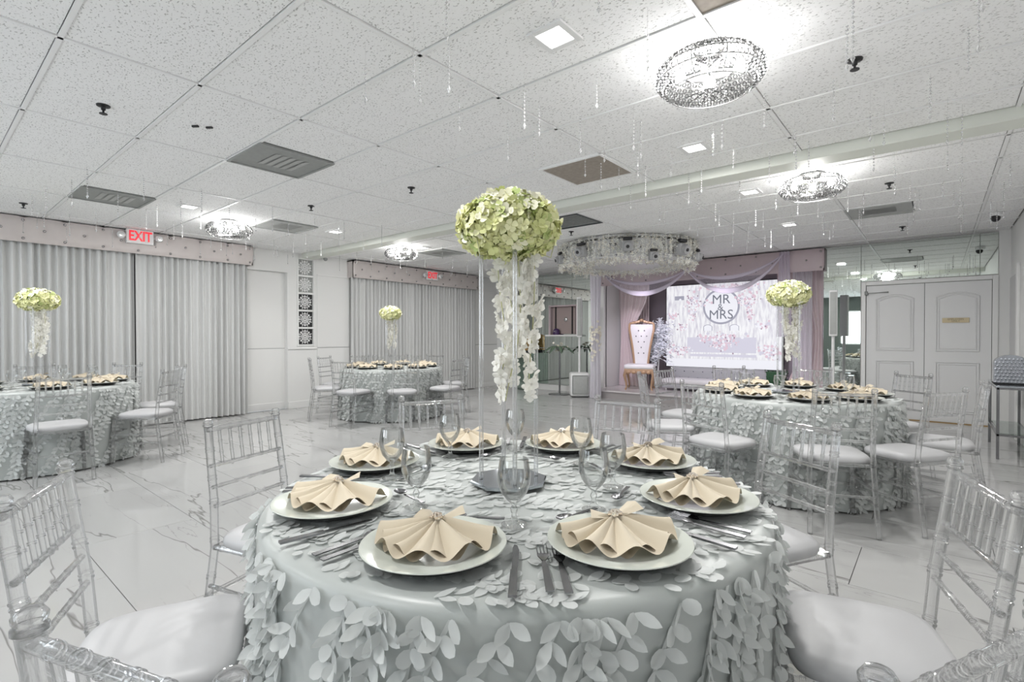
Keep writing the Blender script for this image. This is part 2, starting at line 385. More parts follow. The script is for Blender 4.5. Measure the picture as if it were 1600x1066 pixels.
struct(MB().bevbox(XL, XR, 4.52, 4.74, 2.635, H+.03, .006).build('trim_1', 'beam_paint', smooth=False), 'low white ceiling beam crossing the room', 'beam')

# left wall: panels, recess, glass block window
wl = struct(bpy.data.objects.new('wall_left', None), 'white panelled side wall with curtains and a glass block strip', 'wall'); COL.objects.link(wl)
WX = XL
m = MB()
m.box(WX-.2, WX-.12, YF, YB+.2, -.01, H+.03)
m.box(WX-.12, WX, YF, 3.56, 0, H+.03); m.box(WX-.12, WX, 3.56, 4.26, 2.36, H+.03); m.box(WX-.12, WX, 4.26, 4.43, 0, H+.03)
m.box(WX-.12, WX, 4.43, 4.75, 0, 1.08); m.box(WX-.12, WX, 4.43, 4.75, 2.64, H+.03); m.box(WX-.12, WX, 4.75, YB+.2, 0, H+.03)
m.build('wall_face', 'wall_white', wl, smooth=False)
MB().box(WX-.121, WX-.112, 3.56, 4.26, 0, 1.045).build('wall_panel', 'wall_white', wl, smooth=False)
MB().box(WX-.121, WX-.108, 3.56, 4.26, 1.055, 2.36).build('wall_panel', 'wall_white', wl, smooth=False)
MB().box(WX-.12, WX-.113, 3.56, 4.26, 1.045, 1.055).build('panel_groove', 'groove', wl, smooth=False)
for y0, y1 in ((4.8, 5.46), (8.85, 9.7)):
    MB().bevbox(WX, WX+.012, y0, y1, .14, 1.045, .003).build('wall_panel', 'wall_white', wl, smooth=False)
    MB().bevbox(WX, WX+.012, y0, y1, 1.058, 2.355, .003).build('wall_panel', 'wall_white', wl, smooth=False)
    MB().box(WX, WX+.004, y0, y1, 1.045, 1.058).build('panel_groove', 'groove', wl, smooth=False)
    MB().bevbox(WX, WX+.022, y0, y1, 2.355, 2.38, .005).build('panel_moulding', 'trim_white', wl, smooth=False)
MB().bevbox(WX, WX+.02, 4.26, 4.8, 1.03, 1.055, .004).build('chair_rail', 'trim_white', wl, smooth=False)
bb = MB().bevbox(WX, WX+.018, 4.26, YB, 0, .12, .004); bb.bevbox(WX-.12, WX-.102, 3.56, 4.26, 0, .12, .004)
struct(bb.build('baseboard_left', 'trim_white', smooth=False), 'white skirting along the panelled side wall', 'baseboard')
gw = struct(bpy.data.objects.new('window_1', None), 'vertical strip of five patterned glass blocks in white frame', 'window'); COL.objects.link(gw)
f = MB()
for y in (4.44, 4.74): f.box(WX-.1, WX+.02, y-.012, y+.012, 1.08, 2.66)
for k in range(6): z = 1.10+.307*k; f.box(WX-.1, WX+.012, 4.452, 4.728, z-.016, z+.016)
f.build('frame', 'trim_white', gw, smooth=False)
for k in range(5):
    z0 = 1.116+.307*k; z1 = z0+.275; zc = (z0+z1)/2; yc = 4.59
    g = put('glass_block', MB().box(WX-.09, WX-.03, 4.452, 4.728, z0, z1).mesh('glass_block', ['black' if k < 3 else 'vent_grey'], False), gw)
    o = MB()
    for a in range(16):
        q = 2*PI*a/16; r0, r1 = .012, (.125 if a % 2 == 0 else .165); wd = .006 if a % 2 else .013
        r1 = min(r1, .133/max(abs(math.cos(q)), abs(math.sin(q)))) * .95
        d = Vector((0, math.cos(q), math.sin(q))); nn = Vector((0, -math.sin(q), math.cos(q))); c0 = Vector((WX-.028, yc, zc))
        o.add([c0+d*r0-nn*.003, c0+d*r0+nn*.003, c0+d*r1+nn*wd, c0+d*r1-nn*wd], [(0,1,2,3)]); 
    for rr in (.06, .105):
        ring = [(WX-.028, yc+rr*math.cos(2*PI*a/16), zc+rr*math.sin(2*PI*a/16)) for a in range(17)]
        o.tube(ring, .004, 5, False)
    o.build('ornament', 'plastic_white' if k < 3 else 'plastic_white', g)
struct(MB().box(WX, WX+.01, 1.75, 2.25, .1, 2.4).build('window_2', 'black', smooth=False), 'black sheet added as the darkness in the gap between curtains', 'window')  # black sheet put behind the curtains so their gap reads dark

# right and rear walls
wr = MB(); wr.box(XR, XR+.1, YF, YB+.2, -.01, H+.03)
wro = struct(wr.build('wall_right', 'wall_white', smooth=False), 'white side wall beside the double doors', 'wall')
MB().bevbox(XR-.012, XR, 8.75, 9.62, .02, 2.05, .004).build('wall_panel', 'wall_grey', wro, smooth=False)
MB().bevbox(XR-.03, XR, 8.62, 8.75, 0, 2.15, .006).build('panel_trim', 'trim_white', wro, smooth=False)
rw = MB(); z0, z1 = .95, 2.2
rw.box(XL, XR, YF-.1, YF, 0, z0); rw.box(XL, XR, YF-.1, YF, z1, H+.03)
for a, b in ((XL, -7.6), (-6.0, -5.2), (-3.6, -2.8), (-1.2, XR)): rw.box(a, b, YF-.1, YF, z0, z1)
rwo = struct(rw.build('wall_rear', 'rear_panel', smooth=False), 'dark panelled wall with windows seen in the mirror', 'wall')
for i, (a, b) in enumerate(((-7.6, -6.0), (-5.2, -3.6), (-2.8, -1.2))):
    f = MB(); f.box(a, b, YF-.06, YF-.02, z0, z0+.04); f.box(a, b, YF-.06, YF-.02, z1-.04, z1); f.box(a, a+.04, YF-.06, YF-.02, z0, z1); f.box(b-.04, b, YF-.06, YF-.02, z0, z1); f.box((a+b)/2-.02, (a+b)/2+.02, YF-.06, YF-.02, z0, z1)
    struct(f.build('window_%d' % (i+3), 'trim_white', smooth=False), 'white framed window in the wall behind the tables', 'window')

# back wall: white end, mirrors, stage alcove, doors
wb = struct(bpy.data.objects.new('wall_back', None), 'end wall of tall mirror panels around the stage alcove', 'wall'); COL.objects.link(wb)
m = MB(); m.box(XL, AX0, YB, YB+.1, 0, H+.03); m.box(AX1, -.93, YB, YB+.1, 0, H+.03); m.box(-.93, .64, YB, YB+.1, 2.06, H+.03); m.box(.64, XR, YB-.03, YB+.1, 0, H+.03)
m.box(AX0-.1, AX0, YB, AYB+.1, 0, H+.03); m.box(AX1, AX1+.1, YB+.1, AYB+.1, 0, H+.03)
m.build('wall_face', 'wall_white', wb, smooth=False)
MB().box(AX0, AX1, AYB, AYB+.1, 0, H+.03).build('backdrop_wall', 'backdrop', wb, smooth=False)
def mirror(x0, x1, z0, z1):
    MB().bevbox(x0+.002, x1-.002, YB-.022, YB, z0+.002, z1-.002, .003, 1).build('mirror_panel', 'mirror', wb, smooth=False)
for k in range(3): mirror(-7.95+.81*k, -7.95+.81*(k+1), .14, .98); mirror(-7.95+.81*k, -7.95+.81*(k+1), .99, H-.01)
mirror(AX1, -.93, .14, H-.01)
mirror(-.93, .45, 2.115, H-.01); mirror(.45, .64, 2.115, H-.01)
bb = MB(); bb.bevbox(XL, AX0, YB-.03, YB, 0, .13, .004); bb.bevbox(AX1, -.93, YB-.03, YB, 0, .13, .004)
struct(bb.build('baseboard_back', 'trim_white', smooth=False), 'white skirting under the mirrored end wall', 'baseboard')

# double doors
dr = struct(bpy.data.objects.new('door_1', None), 'pair of white doors with arched moulded panels and brass plate', 'door'); COL.objects.link(dr)
f = MB(); f.bevbox(-.925, -.865, YB-.05, YB+.02, 0, 2.11, .006); f.bevbox(.58, .64, YB-.05, YB+.02, 0, 2.11, .006); f.bevbox(-.865, .58, YB-.05, YB+.02, 2.05, 2.11, .006)
f.build('door_frame', 'trim_white', dr, smooth=False)
MB().box(-.865, .58, YB-.03, YB+.06, 0, .012).build('threshold', 'gold_weave', dr, smooth=False)
MB().box(-.99, .70, YB+.1, YB+.14, -.01, 2.2).build('light_block', 'black', dr, smooth=False)  # unseen black sheet behind the doors, keeps world light out of the gaps
def arch_outline(x0, x1, z0, z1, rise, n=12):
    pts = [(x0, z0), (x1, z0), (x1, z1)]
    if rise:
        for k in range(1, n): t = k/n; pts.append((x1+(x0-x1)*t, z1+rise*math.sin(PI*t)))
    pts.append((x0, z1)); return pts
for x0, x1 in ((-.86, -.1525), (-.1475, .575)):
    lf = MB().bevbox(x0, x1, YB-.012, YB+.03, .012, 2.045, .003).build('door_leaf', 'door_paint', dr, smooth=False)
    for (za, zb, ri) in ((1.05, 1.83, .06), (.16, .88, 0)):
        a, b = x0+.13, x1-.13
        for ins, dpt, r in ((0, .006, .012), (.03, .002, .008)):
            pts = arch_outline(a+ins, b-ins, za+ins, zb-ins, ri)
            P3 = [(p[0], YB-.014-dpt*.3, p[1]) for p in pts]; P3 += P3[:2]
            MB().tube(P3, r, 6, False).build('panel_moulding', 'door_paint', lf)
pl = MB().bevbox(.05, .345, YB-.022, YB-.012, 1.455, 1.525, .002).build('name_plate', 'brass', dr, smooth=False)
tm = put('lettering', text_mesh('EMPLOYEES\nONLY', .034, 'brass_ink', .0005), pl, (.197, YB-.0235, 1.49)); tm.rotation_euler = (PI/2, 0, 0)
b = MB().bevbox(-.88, -.84, YB-.07, YB-.012, 1.9, 1.96, .004); b.tube([(-.85, YB-.05, 1.93), (-.7, YB-.06, 1.93), (-.58, YB-.03, 1.935)], [.006, .006, .012], 6)
b.build('door_closer', 'vent_grey', dr)
# ------------------------------------------------------------------ curtains and valances
def curtain(name, y0, y1, z0, z1, label, npl, x=-8.515, amp=.036, mn='curtain', seed=0, gather=0.0):
    rnd = random.Random(seed); ph = [rnd.uniform(-.5, .5) for _ in range(npl+2)]; am = [rnd.uniform(.45, 1.25) for _ in range(npl+2)]
    def fn(u, v):
        t = u*npl; k = int(t); fr = t-k; a = am[k]*(1-fr)+am[k+1]*fr
        wv = math.sin(2*PI*t + .6*math.sin(PI*t+ph[k])); wv = math.copysign(abs(wv)**.8, wv)
        sp = 1+.25*(1-v); yy = y0+(y1-y0)*u + .012*math.sin(2*PI*t*.5+ph[k])*(1-v)
        if gather: yy += gather*(u if gather < 0 else 1-u)*math.sin(PI*v)*.5
        return (x+amp*a*wv*sp, yy, z0+(z1-z0)*v)
    return tag(MB().grid(fn, npl*9, 8).build(name, mn), label, 'curtain')
curtain('curtain', -.9, 2.045, .02, 2.46, 'pale grey pleated curtain hanging behind the table nearest the exit sign gap', 36, seed=1, gather=.02)
curtain('curtain', 2.06, 3.55, .02, 2.46, 'pale grey pleated curtain ending at the white wall recess', 18, seed=2)
curtain('curtain', 5.44, 7.15, .02, 2.42, 'pale grey pleated curtain next to the glass block strip wall panel', 20, seed=3)
curtain('curtain', 7.17, 8.80, .02, 2.42, 'pale grey pleated curtain nearest the mirrored end wall', 19, seed=4)

def valance(name, along, a0, a1, z0, z1, back, depth, label, mn, step=.36, sign=1):
    """padded pelmet box with a diamond field of buttons; along 'y' (left wall) or 'x' (stage)"""
    t = thing(name, label, 'valance'); L = a1-a0; rows = 3; hh = (z1-z0)
    btn = []
    n = int(L/step)
    for r in range(rows):
        for k in range(n+1):
            u = a0 + L*(k + (.5 if r % 2 else 0))/n
            if u < a1-.02+ (0.0 if r % 2 else .05): btn.append((min(max(u, a0+.05), a1-.05), z0+hh*(.14+.36*r)))
    def P(u, z, out): return (back+sign*(depth+out), u, z) if along == 'y' else (u, back-depth-out, z)
    def fn(u, v):
        A = a0+L*u; Z = z0+hh*v; o = .018
        e = min(u*L, (1-u)*L, v*hh, (1-v)*hh); o *= min(1, e/.02)
        for (bu, bz) in btn:
            d2 = (bu-A)**2+(bz-Z)**2
            if d2 < .01: o -= .016*math.exp(-d2/.0012)
        return P(A, Z, o)
    m = MB().grid(fn, int(L/.035), 9); m.build('padded_face', mn, t)
    k = MB()
    if along == 'y':
        f0 = back+sign*depth; k.box(f0-.02, f0, a0, a1, z0, z1); k.box(back, f0, a0, a0+.02, z0, z1); k.box(back, f0, a1-.02, a1, z0, z1); k.box(back, f0, a0, a1, z1-.02, z1)
    else:
        f0 = back-depth; k.box(a0, a1, f0, f0+.02, z0, z1); k.box(a0, a0+.02, f0, back, z0, z1); k.box(a1-.02, a1, f0, back, z0, z1); k.box(a0, a1, f0, back, z1-.02, z1)
    k.build('box', mn, t, smooth=False)
    bm_ = MB().ball((0,0,0), .017, 8, 5).mesh('button', 'button_silver')
    for bu, bz in btn: put('button', bm_, t, P(bu, bz, .012))
    return t
valance('curtain_valance', 'y', -.6, 3.60, 2.395, 2.70, XL, .2, 'long pink beige padded pelmet above the joined curtains', 'valance_leather')
valance('curtain_valance', 'y', 5.42, 8.81, 2.365, 2.69, XL, .2, 'pink beige padded pelmet above the far curtains by the mirrors', 'valance_leather')
valance('stage_valance', 'x', AX0, AX1+.03, 2.33, 2.69, YB+.1, .24, 'mauve padded pelmet across the top of the stage', 'valance_mauve', .5)

def exit_sign(x, y, z, label):
    t = thing('exit_sign', label, 'sign', (x, y, z), 0)
    MB().bevbox(0, .05, -.155, .155, -.095, .095, .008).build('housing', 'plastic_white', t, smooth=False)
    l = put('lettering', text_mesh('EXIT', .185, 'red_letter', .003, .004), t, (.053, 0, 0)); l.rotation_euler = (PI/2, 0, PI/2); l.scale = (.70, 1, 1)
    for s in (-1, 1):
        h = MB(); h.tube([(.03, s*.155, 0), (.04, s*.2, 0)], .012, 8); h.ball((.06, s*.215, 0), .048, 10, 6)
        lm = h.build('lamp_head', 'plastic_white', t)
        MB().lathe([(0, 0), (.03, 0), (.033, .01), (0, .012)], 12).build('lens', 'diffuser' if False else 'chrome', lm, loc=(.1, s*.215, 0)).rotation_euler = (0, PI/2, 0)
    return t
exit_sign(XL+.232, 2.08, 2.615, 'red lettered exit sign on the long pelmet over the curtain gap')
exit_sign(XL+.232, 7.31, 2.56, 'red lettered exit sign with two lamp heads on the far pelmet')

# ------------------------------------------------------------------ ceiling lamps
def point(name, loc, W, r, parent=None, col=(1, .985, .975)):
    l = bpy.data.lights.new(name, 'POINT'); l.energy = W; l.shadow_soft_size = r; l.color = col
    o = put(name, l, parent, loc); return o
def crystal_lamp():
    R, h = .26, .15; N = 46
    P = {}
    rg = MB()
    for z, r in ((0, R*.8), (0, R*.82), (-.045, R*.97), (-.09, R*.97), (-h, R*.76)):
        rg.tube([(r*math.cos(2*PI*k/40), r*math.sin(2*PI*k/40), z) for k in range(41)], .0035, 5, False)
    for k in range(10):
        q = 2*PI*k/10; c_, s_ = math.cos(q), math.sin(q)
        rg.tube([(R*.81*c_, R*.81*s_, 0), (R*.97*c_, R*.97*s_, -.045), (R*.97*c_, R*.97*s_, -.09), (R*.76*c_, R*.76*s_, -h)], .003, 5, False)
    P['ring_frame'] = rg.mesh('ring_frame', 'chrome')
    bd = MB(); rnd = random.Random(3)
    rowsz = [(-.012, R*.86), (-.034, R*.945), (-.057, R*.985), (-.081, R*.985), (-.104, R*.93), (-.126, R*.84)]
    for j, (z, r) in enumerate(rowsz):
        for k in range(N):
            q = 2*PI*(k+(.5 if j % 2 else 0))/N
            bd.ball((r*math.cos(q), r*math.sin(q), z), .0125, 6, 4)
    P['crystal_beads'] = bd.mesh('crystal_beads', 'crystal_bead', smooth=False)
    fl_ = MB()
    for k in range(14):
        q = 2*PI*k/14; d = Vector((math.cos(q), math.sin(q), 0)); nn = Vector((-d.y, d.x, 0)); c0 = Vector((0, 0, -h+.012))
        fl_.add([c0+d*.02, c0+d*.1+nn*.017+Vector((0,0,-.012)), c0+d*.185+Vector((0,0,.004)), c0+d*.1-nn*.017+Vector((0,0,.006))], [(0,1,2,3)])
        fl_.tube([c0+d*.02, c0+d*.19], .002, 4, False)
    fl_.ball((0, 0, -h+.005), .024, 8, 5, (1, 1, .6))
    P['crystal_rosette'] = fl_.mesh('crystal_rosette', ['crystal_bead'])
    P['canopy'] = MB().lathe([(0, .05), (.09, .05), (.1, .04), (.1, .03), (.02, .02), (.012, 0), (.012, -.05), (0, -.05)], 24).mesh('canopy', 'chrome')
    ar = MB()
    for k in range(5):
        q = 2*PI*k/5+.3; ar.tube([(0, 0, -.03), (.15*math.cos(q), .15*math.sin(q), -.03)], .006, 6)
    P['lamp_arms'] = ar.mesh('lamp_arms', 'chrome')
    P['bulb'] = MB().lathe([(0, .03), (.014, .028), (.017, .01), (.03, -.012), (.024, -.035), (0, -.045)], 12).mesh('bulb', 'bulb')
    return P
LP = crystal_lamp()
for x, y, lb in ((-.9, 2.64, 'large round crystal ceiling lamp hanging beside the brown air grille'), (-.87, 5.22, 'round crystal ceiling lamp past the beam on the side of the double doors'), (-6.82, 2.63, 'round crystal ceiling lamp near the long pelmet'), (-6.68, 5.19, 'round crystal ceiling lamp above the far table by the exit curtain')):
    t = thing('crystal_ceiling_lamp', lb, 'lamp', (x, y, 2.66), random.uniform(0, 1))
    for k, me in LP.items():
        if k == 'bulb':
            for a in range(5): q = 2*PI*a/5+.3; put('bulb', me, t, (.15*math.cos(q), .15*math.sin(q), -.02))
        else:
            o = put(k, me, t)
            if k == 'crystal_beads': stuff(o)
    point('lamp_light', (0, 0, -.085), CHANDELIER_W, .11, t)
DLP = [(-1.42, 2.02, 'square recessed downlight nearest the big crystal ceiling lamp'), (-1.435, 3.89, 'square recessed downlight just before the ceiling beam'), (-1.45, 5.44, 'square recessed downlight just past the beam beside the crystal lamp'), (-1.48, 7.36, 'square recessed downlight nearest the mirror over the doors'),
       (-6.40, 2.05, 'square recessed downlight beside the crystal lamp near the long pelmet'), (-6.39, 3.84, 'square recessed downlight in front of the white wall recess'), (-6.45, 5.45, 'square recessed downlight beside the far crystal lamp'), (-6.45, 7.36, 'square recessed downlight near the mirrored end wall'),
       (-1.43, .15, 'square recessed downlight nearest the end with windows'), (-1.43, -1.7, 'square recessed downlight close to the windows'), (-6.4, .15, 'square recessed downlight over the table by the long curtain'), (-6.4, -1.7, 'square recessed downlight in the corner by the windows'), (-3.9, -1.7, 'square recessed downlight in the middle by the windows')]
fm_ = MB(); 
for a in (-1, 1): fm_.bevbox(a*.083-.016, a*.083+.016, -.099, .099, 0, .012, .003); fm_.bevbox(-.067, .067, a*.083-.016, a*.083+.016, 0, .012, .003)
fm_ = fm_.mesh('trim_frame', 'plastic_white', False)
dm_ = MB().box(-.068, .068, -.068, .068, .004, .01).mesh('diffuser', 'diffuser', False)
for x, y, lb in DLP:
    t = thing('recessed_downlight', lb, 'downlight', (x, y, H-.013)); put('trim_frame', fm_, t); put('diffuser', dm_, t)
    l = bpy.data.lights.new('downlight_light', 'AREA'); l.energy = DOWNLIGHT_W; l.size = .13; l.color = (1, .99, .97); put('downlight_light', l, t, (0, 0, -.002))

# sprinklers, smoke heads
sp = MB().lathe([(0, .03), (.038, .03), (.036, .022), (.014, .018), (.012, 0), (.006, -.004), (.006, -.02), (.022, -.022), (.022, -.026), (0, -.027)], 12).mesh('sprinkler_head', 'black')
for x, y, near in ((-4.03, .816, 'beside the paired bolt holes'), (-7.66, .85, 'close to the long pelmet'), (-3.95, 3.19, 'in a half tile above the tall flowers'), (-.342, 3.21, 'near the big crystal lamp'), (-.36, 6.0, 'beyond the beam beside the crystal lamp'), (-.366, 8.5, 'right in front of the mirror above the doors'), (-5.355, 2.92, 'on a grid bar near the pale vent'), (-3.906, 5.95, 'next to the flower chandelier')):
    put('sprinkler', sp, None, (x, y, H-.025)); tag(bpy.context.scene.collection.objects[-1], 'black ceiling sprinkler ' + near, 'sprinkler')
for x, y in ((-3.93, 1.30), (-3.88, 1.37)):
    tag(MB().box(-.022, .022, -.008, .008, 0, .012).build('bolt', 'black', None, False, (x, y, H-.007), .6), 'small black bolt in a pair on a ceiling board', 'bolt', 'paired ceiling bolts')
t = thing('security_camera', 'white dome security camera with black lens high by the end mirror', 'camera', (.52, 8.2, H-.005))
MB().lathe([(0, 0), (.06, 0), (.06, -.04), (.05, -.05), (0, -.05)], 20).build('mount', 'plastic_white', t); MB().ball((-.01, -.02, -.065), .045, 14, 10).build('lens', 'black', t)
t = thing('security_camera', 'small dome security camera where the beam meets the side wall', 'camera', (-8.5, 4.9, H-.01))
MB().lathe([(0, 0), (.05, 0), (.05, -.03), (0, -.03)], 20).build('mount', 'plastic_white', t); MB().ball((.01, 0, -.045), .038, 14, 10).build('lens', 'vent_grey', t)

# crystal bead strings
def strand(n, gap, thread, seed):
    m = MB(); z = -thread; m.tube([(0,0,0), (0,0,-thread-n*gap-.02)], .0004, 3, False)
    for k in range(n): m.ball((0, 0, z), .0065, 6, 2, (1, 1, 1.25)); z -= gap
    m.ball((0, 0, z-.008), .010, 6, 2, (.9, .9, 1.9))
    return m.mesh('crystal_strand', 'crystal', False)
SM = [strand(10, .019, .02, 1), strand(8, .02, .07, 2), strand(12, .018, .03, 3), strand(6, .022, .12, 4)]
rnd = random.Random(11)
def field(x0, x1, y0, y1, dx, dy, label, group):
    y = y0
    while y < y1:
        x = x0
        while x < x1:
            px, py = x+rnd.uniform(-.11, .11), y+rnd.uniform(-.11, .11); x += dx
            if any((px-a)**2+(py-b)**2 < .09 for a, b in ((-.9, 2.64), (-.87, 5.22), (-6.82, 2.63), (-6.68, 5.19))): continue
            if any(abs(px-v[0]+.305) < .32 and abs(py-v[1]-.305) < .32 for v in vents) and rnd.random() < .6: continue
            if any((px-q[0])**2+(py-q[1])**2 < .045 for q in DLP): continue
            if px > XR-.08 or px < XL+.3: continue
            s = rnd.choice(SM); o = put('crystal_strand', s, None, (px, py, H-.0)); o.rotation_euler = (0, 0, rnd.uniform(0, 6)); o.scale = (1, 1, rnd.uniform(.85, 1.15))
            tag(o, label, 'crystal string', group)
        y += dy
field(-2.15, .6, 1.45, 4.45, .36, .36, 'clear crystal bead string hanging near the big crystal lamp before the beam', 'crystal strings before the beam')
field(-2.15, .6, 4.9, 7.9, .38, .40, 'clear crystal bead string hanging past the beam near the mirrored doors', 'crystal strings past the beam by the doors')
field(-8.2, -5.5, .9, 4.4, .44, .44, 'clear crystal bead string hanging near the long pelmet', 'crystal strings by the long pelmet')
field(-8.2, -5.6, 4.95, 7.2, .55, .55, 'clear crystal bead string hanging over the far table by the exit curtain', 'crystal strings by the far curtain')
# ------------------------------------------------------------------ chairs
def ringed(p0, p1, r, joints, n=10, mids=None, ringr=1.14):
    """bamboo-turned rod: straight or bent path with paired rings at the joints"""
    path = [Vector(p0)] + [Vector(q) for q in (mids or [])] + [Vector(p1)]
    seg = [(path[i+1]-path[i]).length for i in range(len(path)-1)]; T = sum(seg)
    def at(d):
        for i, l in enumerate(seg):
            if d <= l or i == len(seg)-1: return path[i].lerp(path[i+1], min(1, max(0, d/l)))
            d -= l
    st = [(0, r)]
    acc = 0
    for l in seg[:-1]: acc += l; st.append((acc, r))
    k = r*.29
    for j in joints:
        d = j*T; 
        for o, q in ((-2.2, 1), (-1.8, ringr), (-1, ringr), (-.6, 1.02), (.6, 1.02), (1, ringr), (1.8, ringr), (2.2, 1)): st.append((d+o*k, r*q))
    st.append((T, r)); st = sorted(s for s in st if -1e-6 <= s[0] <= T+1e-6)
    ded = [st[0]]
    for s_ in st[1:]:
        if s_[0]-ded[-1][0] > 1e-5: ded.append(s_)
    return MB().tube([at(d) for d, _ in ded], [q for _, q in ded], n)

def chair_parts():
    P = []
    A = 'acrylic'
    for s in (-1, 1):
        b = ringed((s*.192, -.262, 0), (s*.166, -.252, .905), .0155, (.1, .25, .36, .52, .68, .78, .9), 18, [(s*.18, -.2, .44), (s*.173, -.212, .62)])
        b.merge(MB().lathe([(.0155, 0), (.019, .004), (.019, .010), (.015, .013), (.018, .018), (.0185, .024), (.013, .032), (0, .034)], 18), Matrix.Translation((s*.166, -.252, .903)))
        P.append(('back_leg', b.mesh('back_leg', A)))
        P.append(('front_leg', ringed((s*.205, .2, 0), (s*.19, .185, .445), .0145, (.15, .45, .7, .92), 12).mesh('front_leg', A)))
        P.append(('seat_rail', ringed((s*.178, -.2, .44), (s*.19, .19, .44), .011, (.1, .9), 8).mesh('seat_rail', A)))
        for z in (.20, .29): P.append(('stretcher', ringed((s*.188, -.235+.05*(z-.2)*4, z), (s*.2, .195, z-.01), .0085, (.12, .37, .63, .88), 8).mesh('stretcher', A)))
    P.append(('top_rail', ringed((-.166, -.252, .893), (.166, -.252, .893), .0105, (.143, .286, .429, .571, .714, .857), 22).mesh('top_rail', A)))
    for z, y in ((.752, -.232), (.67, -.22), (.597, -.21)):
        P.append(('back_rail', ringed((-.171, y, z), (.171, y, z), .0082, (.1, .3, .5, .7, .9), 8).mesh('back_rail', A)))
    sp_ = None
    for k in range(6):
        x = -.166+.332*(k+1)/7
        if sp_ is None: sp_ = ringed((0, -.232, .755), (0, -.2505, .8825), .0062, (.35, .68), 12, ringr=1.45).mesh('spindle', A)
        P.append(('spindle', sp_, (x, 0, 0)))
    for z in (.22, .31): P.append(('stretcher', ringed((-.2, .197, z), (.2, .197, z), .0085, (.12, .37, .63, .88), 8).mesh('stretcher', A)))
    P.append(('stretcher', ringed((-.186, -.235, .25), (.186, -.235, .25), .0085, (.12, .37, .63, .88), 8).mesh('stretcher', A)))
    for y, hw in ((.19, .19), (-.2, .178)): P.append(('seat_rail', ringed((-hw, y, .44), (hw, y, .44), .011, (.1, .9), 8).mesh('seat_rail', A)))
    # cushion: rounded, narrower at the back, domed top
    def outline(q, k):
        c_, s_ = math.cos(q), math.sin(q); e = .42
        X = math.copysign(abs(c_)**e, c_)*.2; Y = math.copysign(abs(s_)**e, s_)*.188-.006
        X *= 1+.06*(Y/.2); return X*k, Y*k-.003
    cu = MB(); lay = [(.86, .447), (.985, .45), (1.01, .462), (1.005, .476), (.96, .489), (.85, .498), (.6, .505), (.3, .508)]
    n = 40; vs = []; fs = []
    for k, z in lay:
        for i in range(n): x, y = outline(2*PI*i/n, k); vs.append((x, y, z))
    for j in range(len(lay)-1):
        for i in range(n): fs.append((j*n+i, j*n+(i+1) % n, (j+1)*n+(i+1) % n, (j+1)*n+i))
    vs.append((0, 0, .5085)); c_ = len(vs)-1
    for i in range(n): fs.append(((len(lay)-1)*n+i, (len(lay)-1)*n+(i+1) % n, c_))
    fs.append(tuple(range(n-1, -1, -1))); cu.add(vs, fs)
    P.append(('cushion', cu.mesh('cushion', 'cushion')))
    return P
CP = chair_parts()
def chair(cx, cy_, ang, label, group, r=.98):
    """ang: direction from the table centre in room axes; the chair faces the table"""
    t = thing('chiavari_chair', label, 'chair', (cx+r*math.cos(ang), cy_+r*math.sin(ang), 0), ang+PI/2, group)
    for p in CP:
        o = put(p[0], p[1], t, p[2] if len(p) > 2 else None)
    return t
YO = YAW  # view frame angle -> room angle
T1 = (-1.083, 1.31); T2 = (-.979, 4.943); T3 = (-6.942, .881); T4 = (-6.722, 5.029)
def ring(T, angs, labels, group, r=.985):
    for a, lb in zip(angs, labels): chair(T[0], T[1], math.radians(a)+YO, 'clear acrylic chair with white cushion, ' + lb, group, r+random.uniform(-.015, .015))
A1 = (158, 204, 249, 294, 337.3, 18.5, 112, 60)
W1 = ['goblet table, back towards the glass block strip', 'goblet table, back towards the table by long curtains', 'goblet table, on the side opposite the stage', 'goblet table, on the side opposite the stage',
      'goblet table, back towards the chrome console wall', 'goblet table, back towards the white doors', 'goblet table, back towards the far exit curtain', 'goblet table, back towards the gold throne']
ring(T1, A1, W1, 'chairs around the foremost table', .988)
A2 = (214, 255, 286, 322, 10, 52, 90, 131, 174)
W2 = ['stage-side table, first of two facing the goblet table', 'stage-side table, second of two facing the goblet table', 'stage-side table, back towards the goblet table corner chair', 'stage-side table, back towards the side wall', 'stage-side table, back towards the double doors',
      'stage-side table, back towards the column speaker and mirror', 'stage-side table, back towards the bright screen', 'stage-side table, back towards the throne', 'stage-side table, back towards the open floor']
ring(T2, A2, W2, 'chairs around the table by the stage', 1.0)
A3 = (320, 6, 48, 92, 135)
W3 = ['long-curtain table, on the side facing the goblet table', 'long-curtain table, back towards the far table', 'long-curtain table, next to the white wall recess', 'long-curtain table, back against the curtain gap', 'long-curtain table, back against the curtain under the pelmet end']
ring(T3, A3, W3, 'chairs around the table by the long curtain')
A4 = (205, 165, 250, 292, 336, 20, 65, 98, 130)
W4 = ['far table, facing away from the wall recess', 'far table, below the glass block strip', 'far table, on the side facing the goblet table', 'far table, on the side facing the goblet table', 'far table, back towards the open marble floor', 'far table, back towards the stage', 'far table, back towards the end mirror', 'far table, back against the exit curtain', 'far table, back against the exit curtain']
ring(T4, A4, W4, 'chairs around the far table')

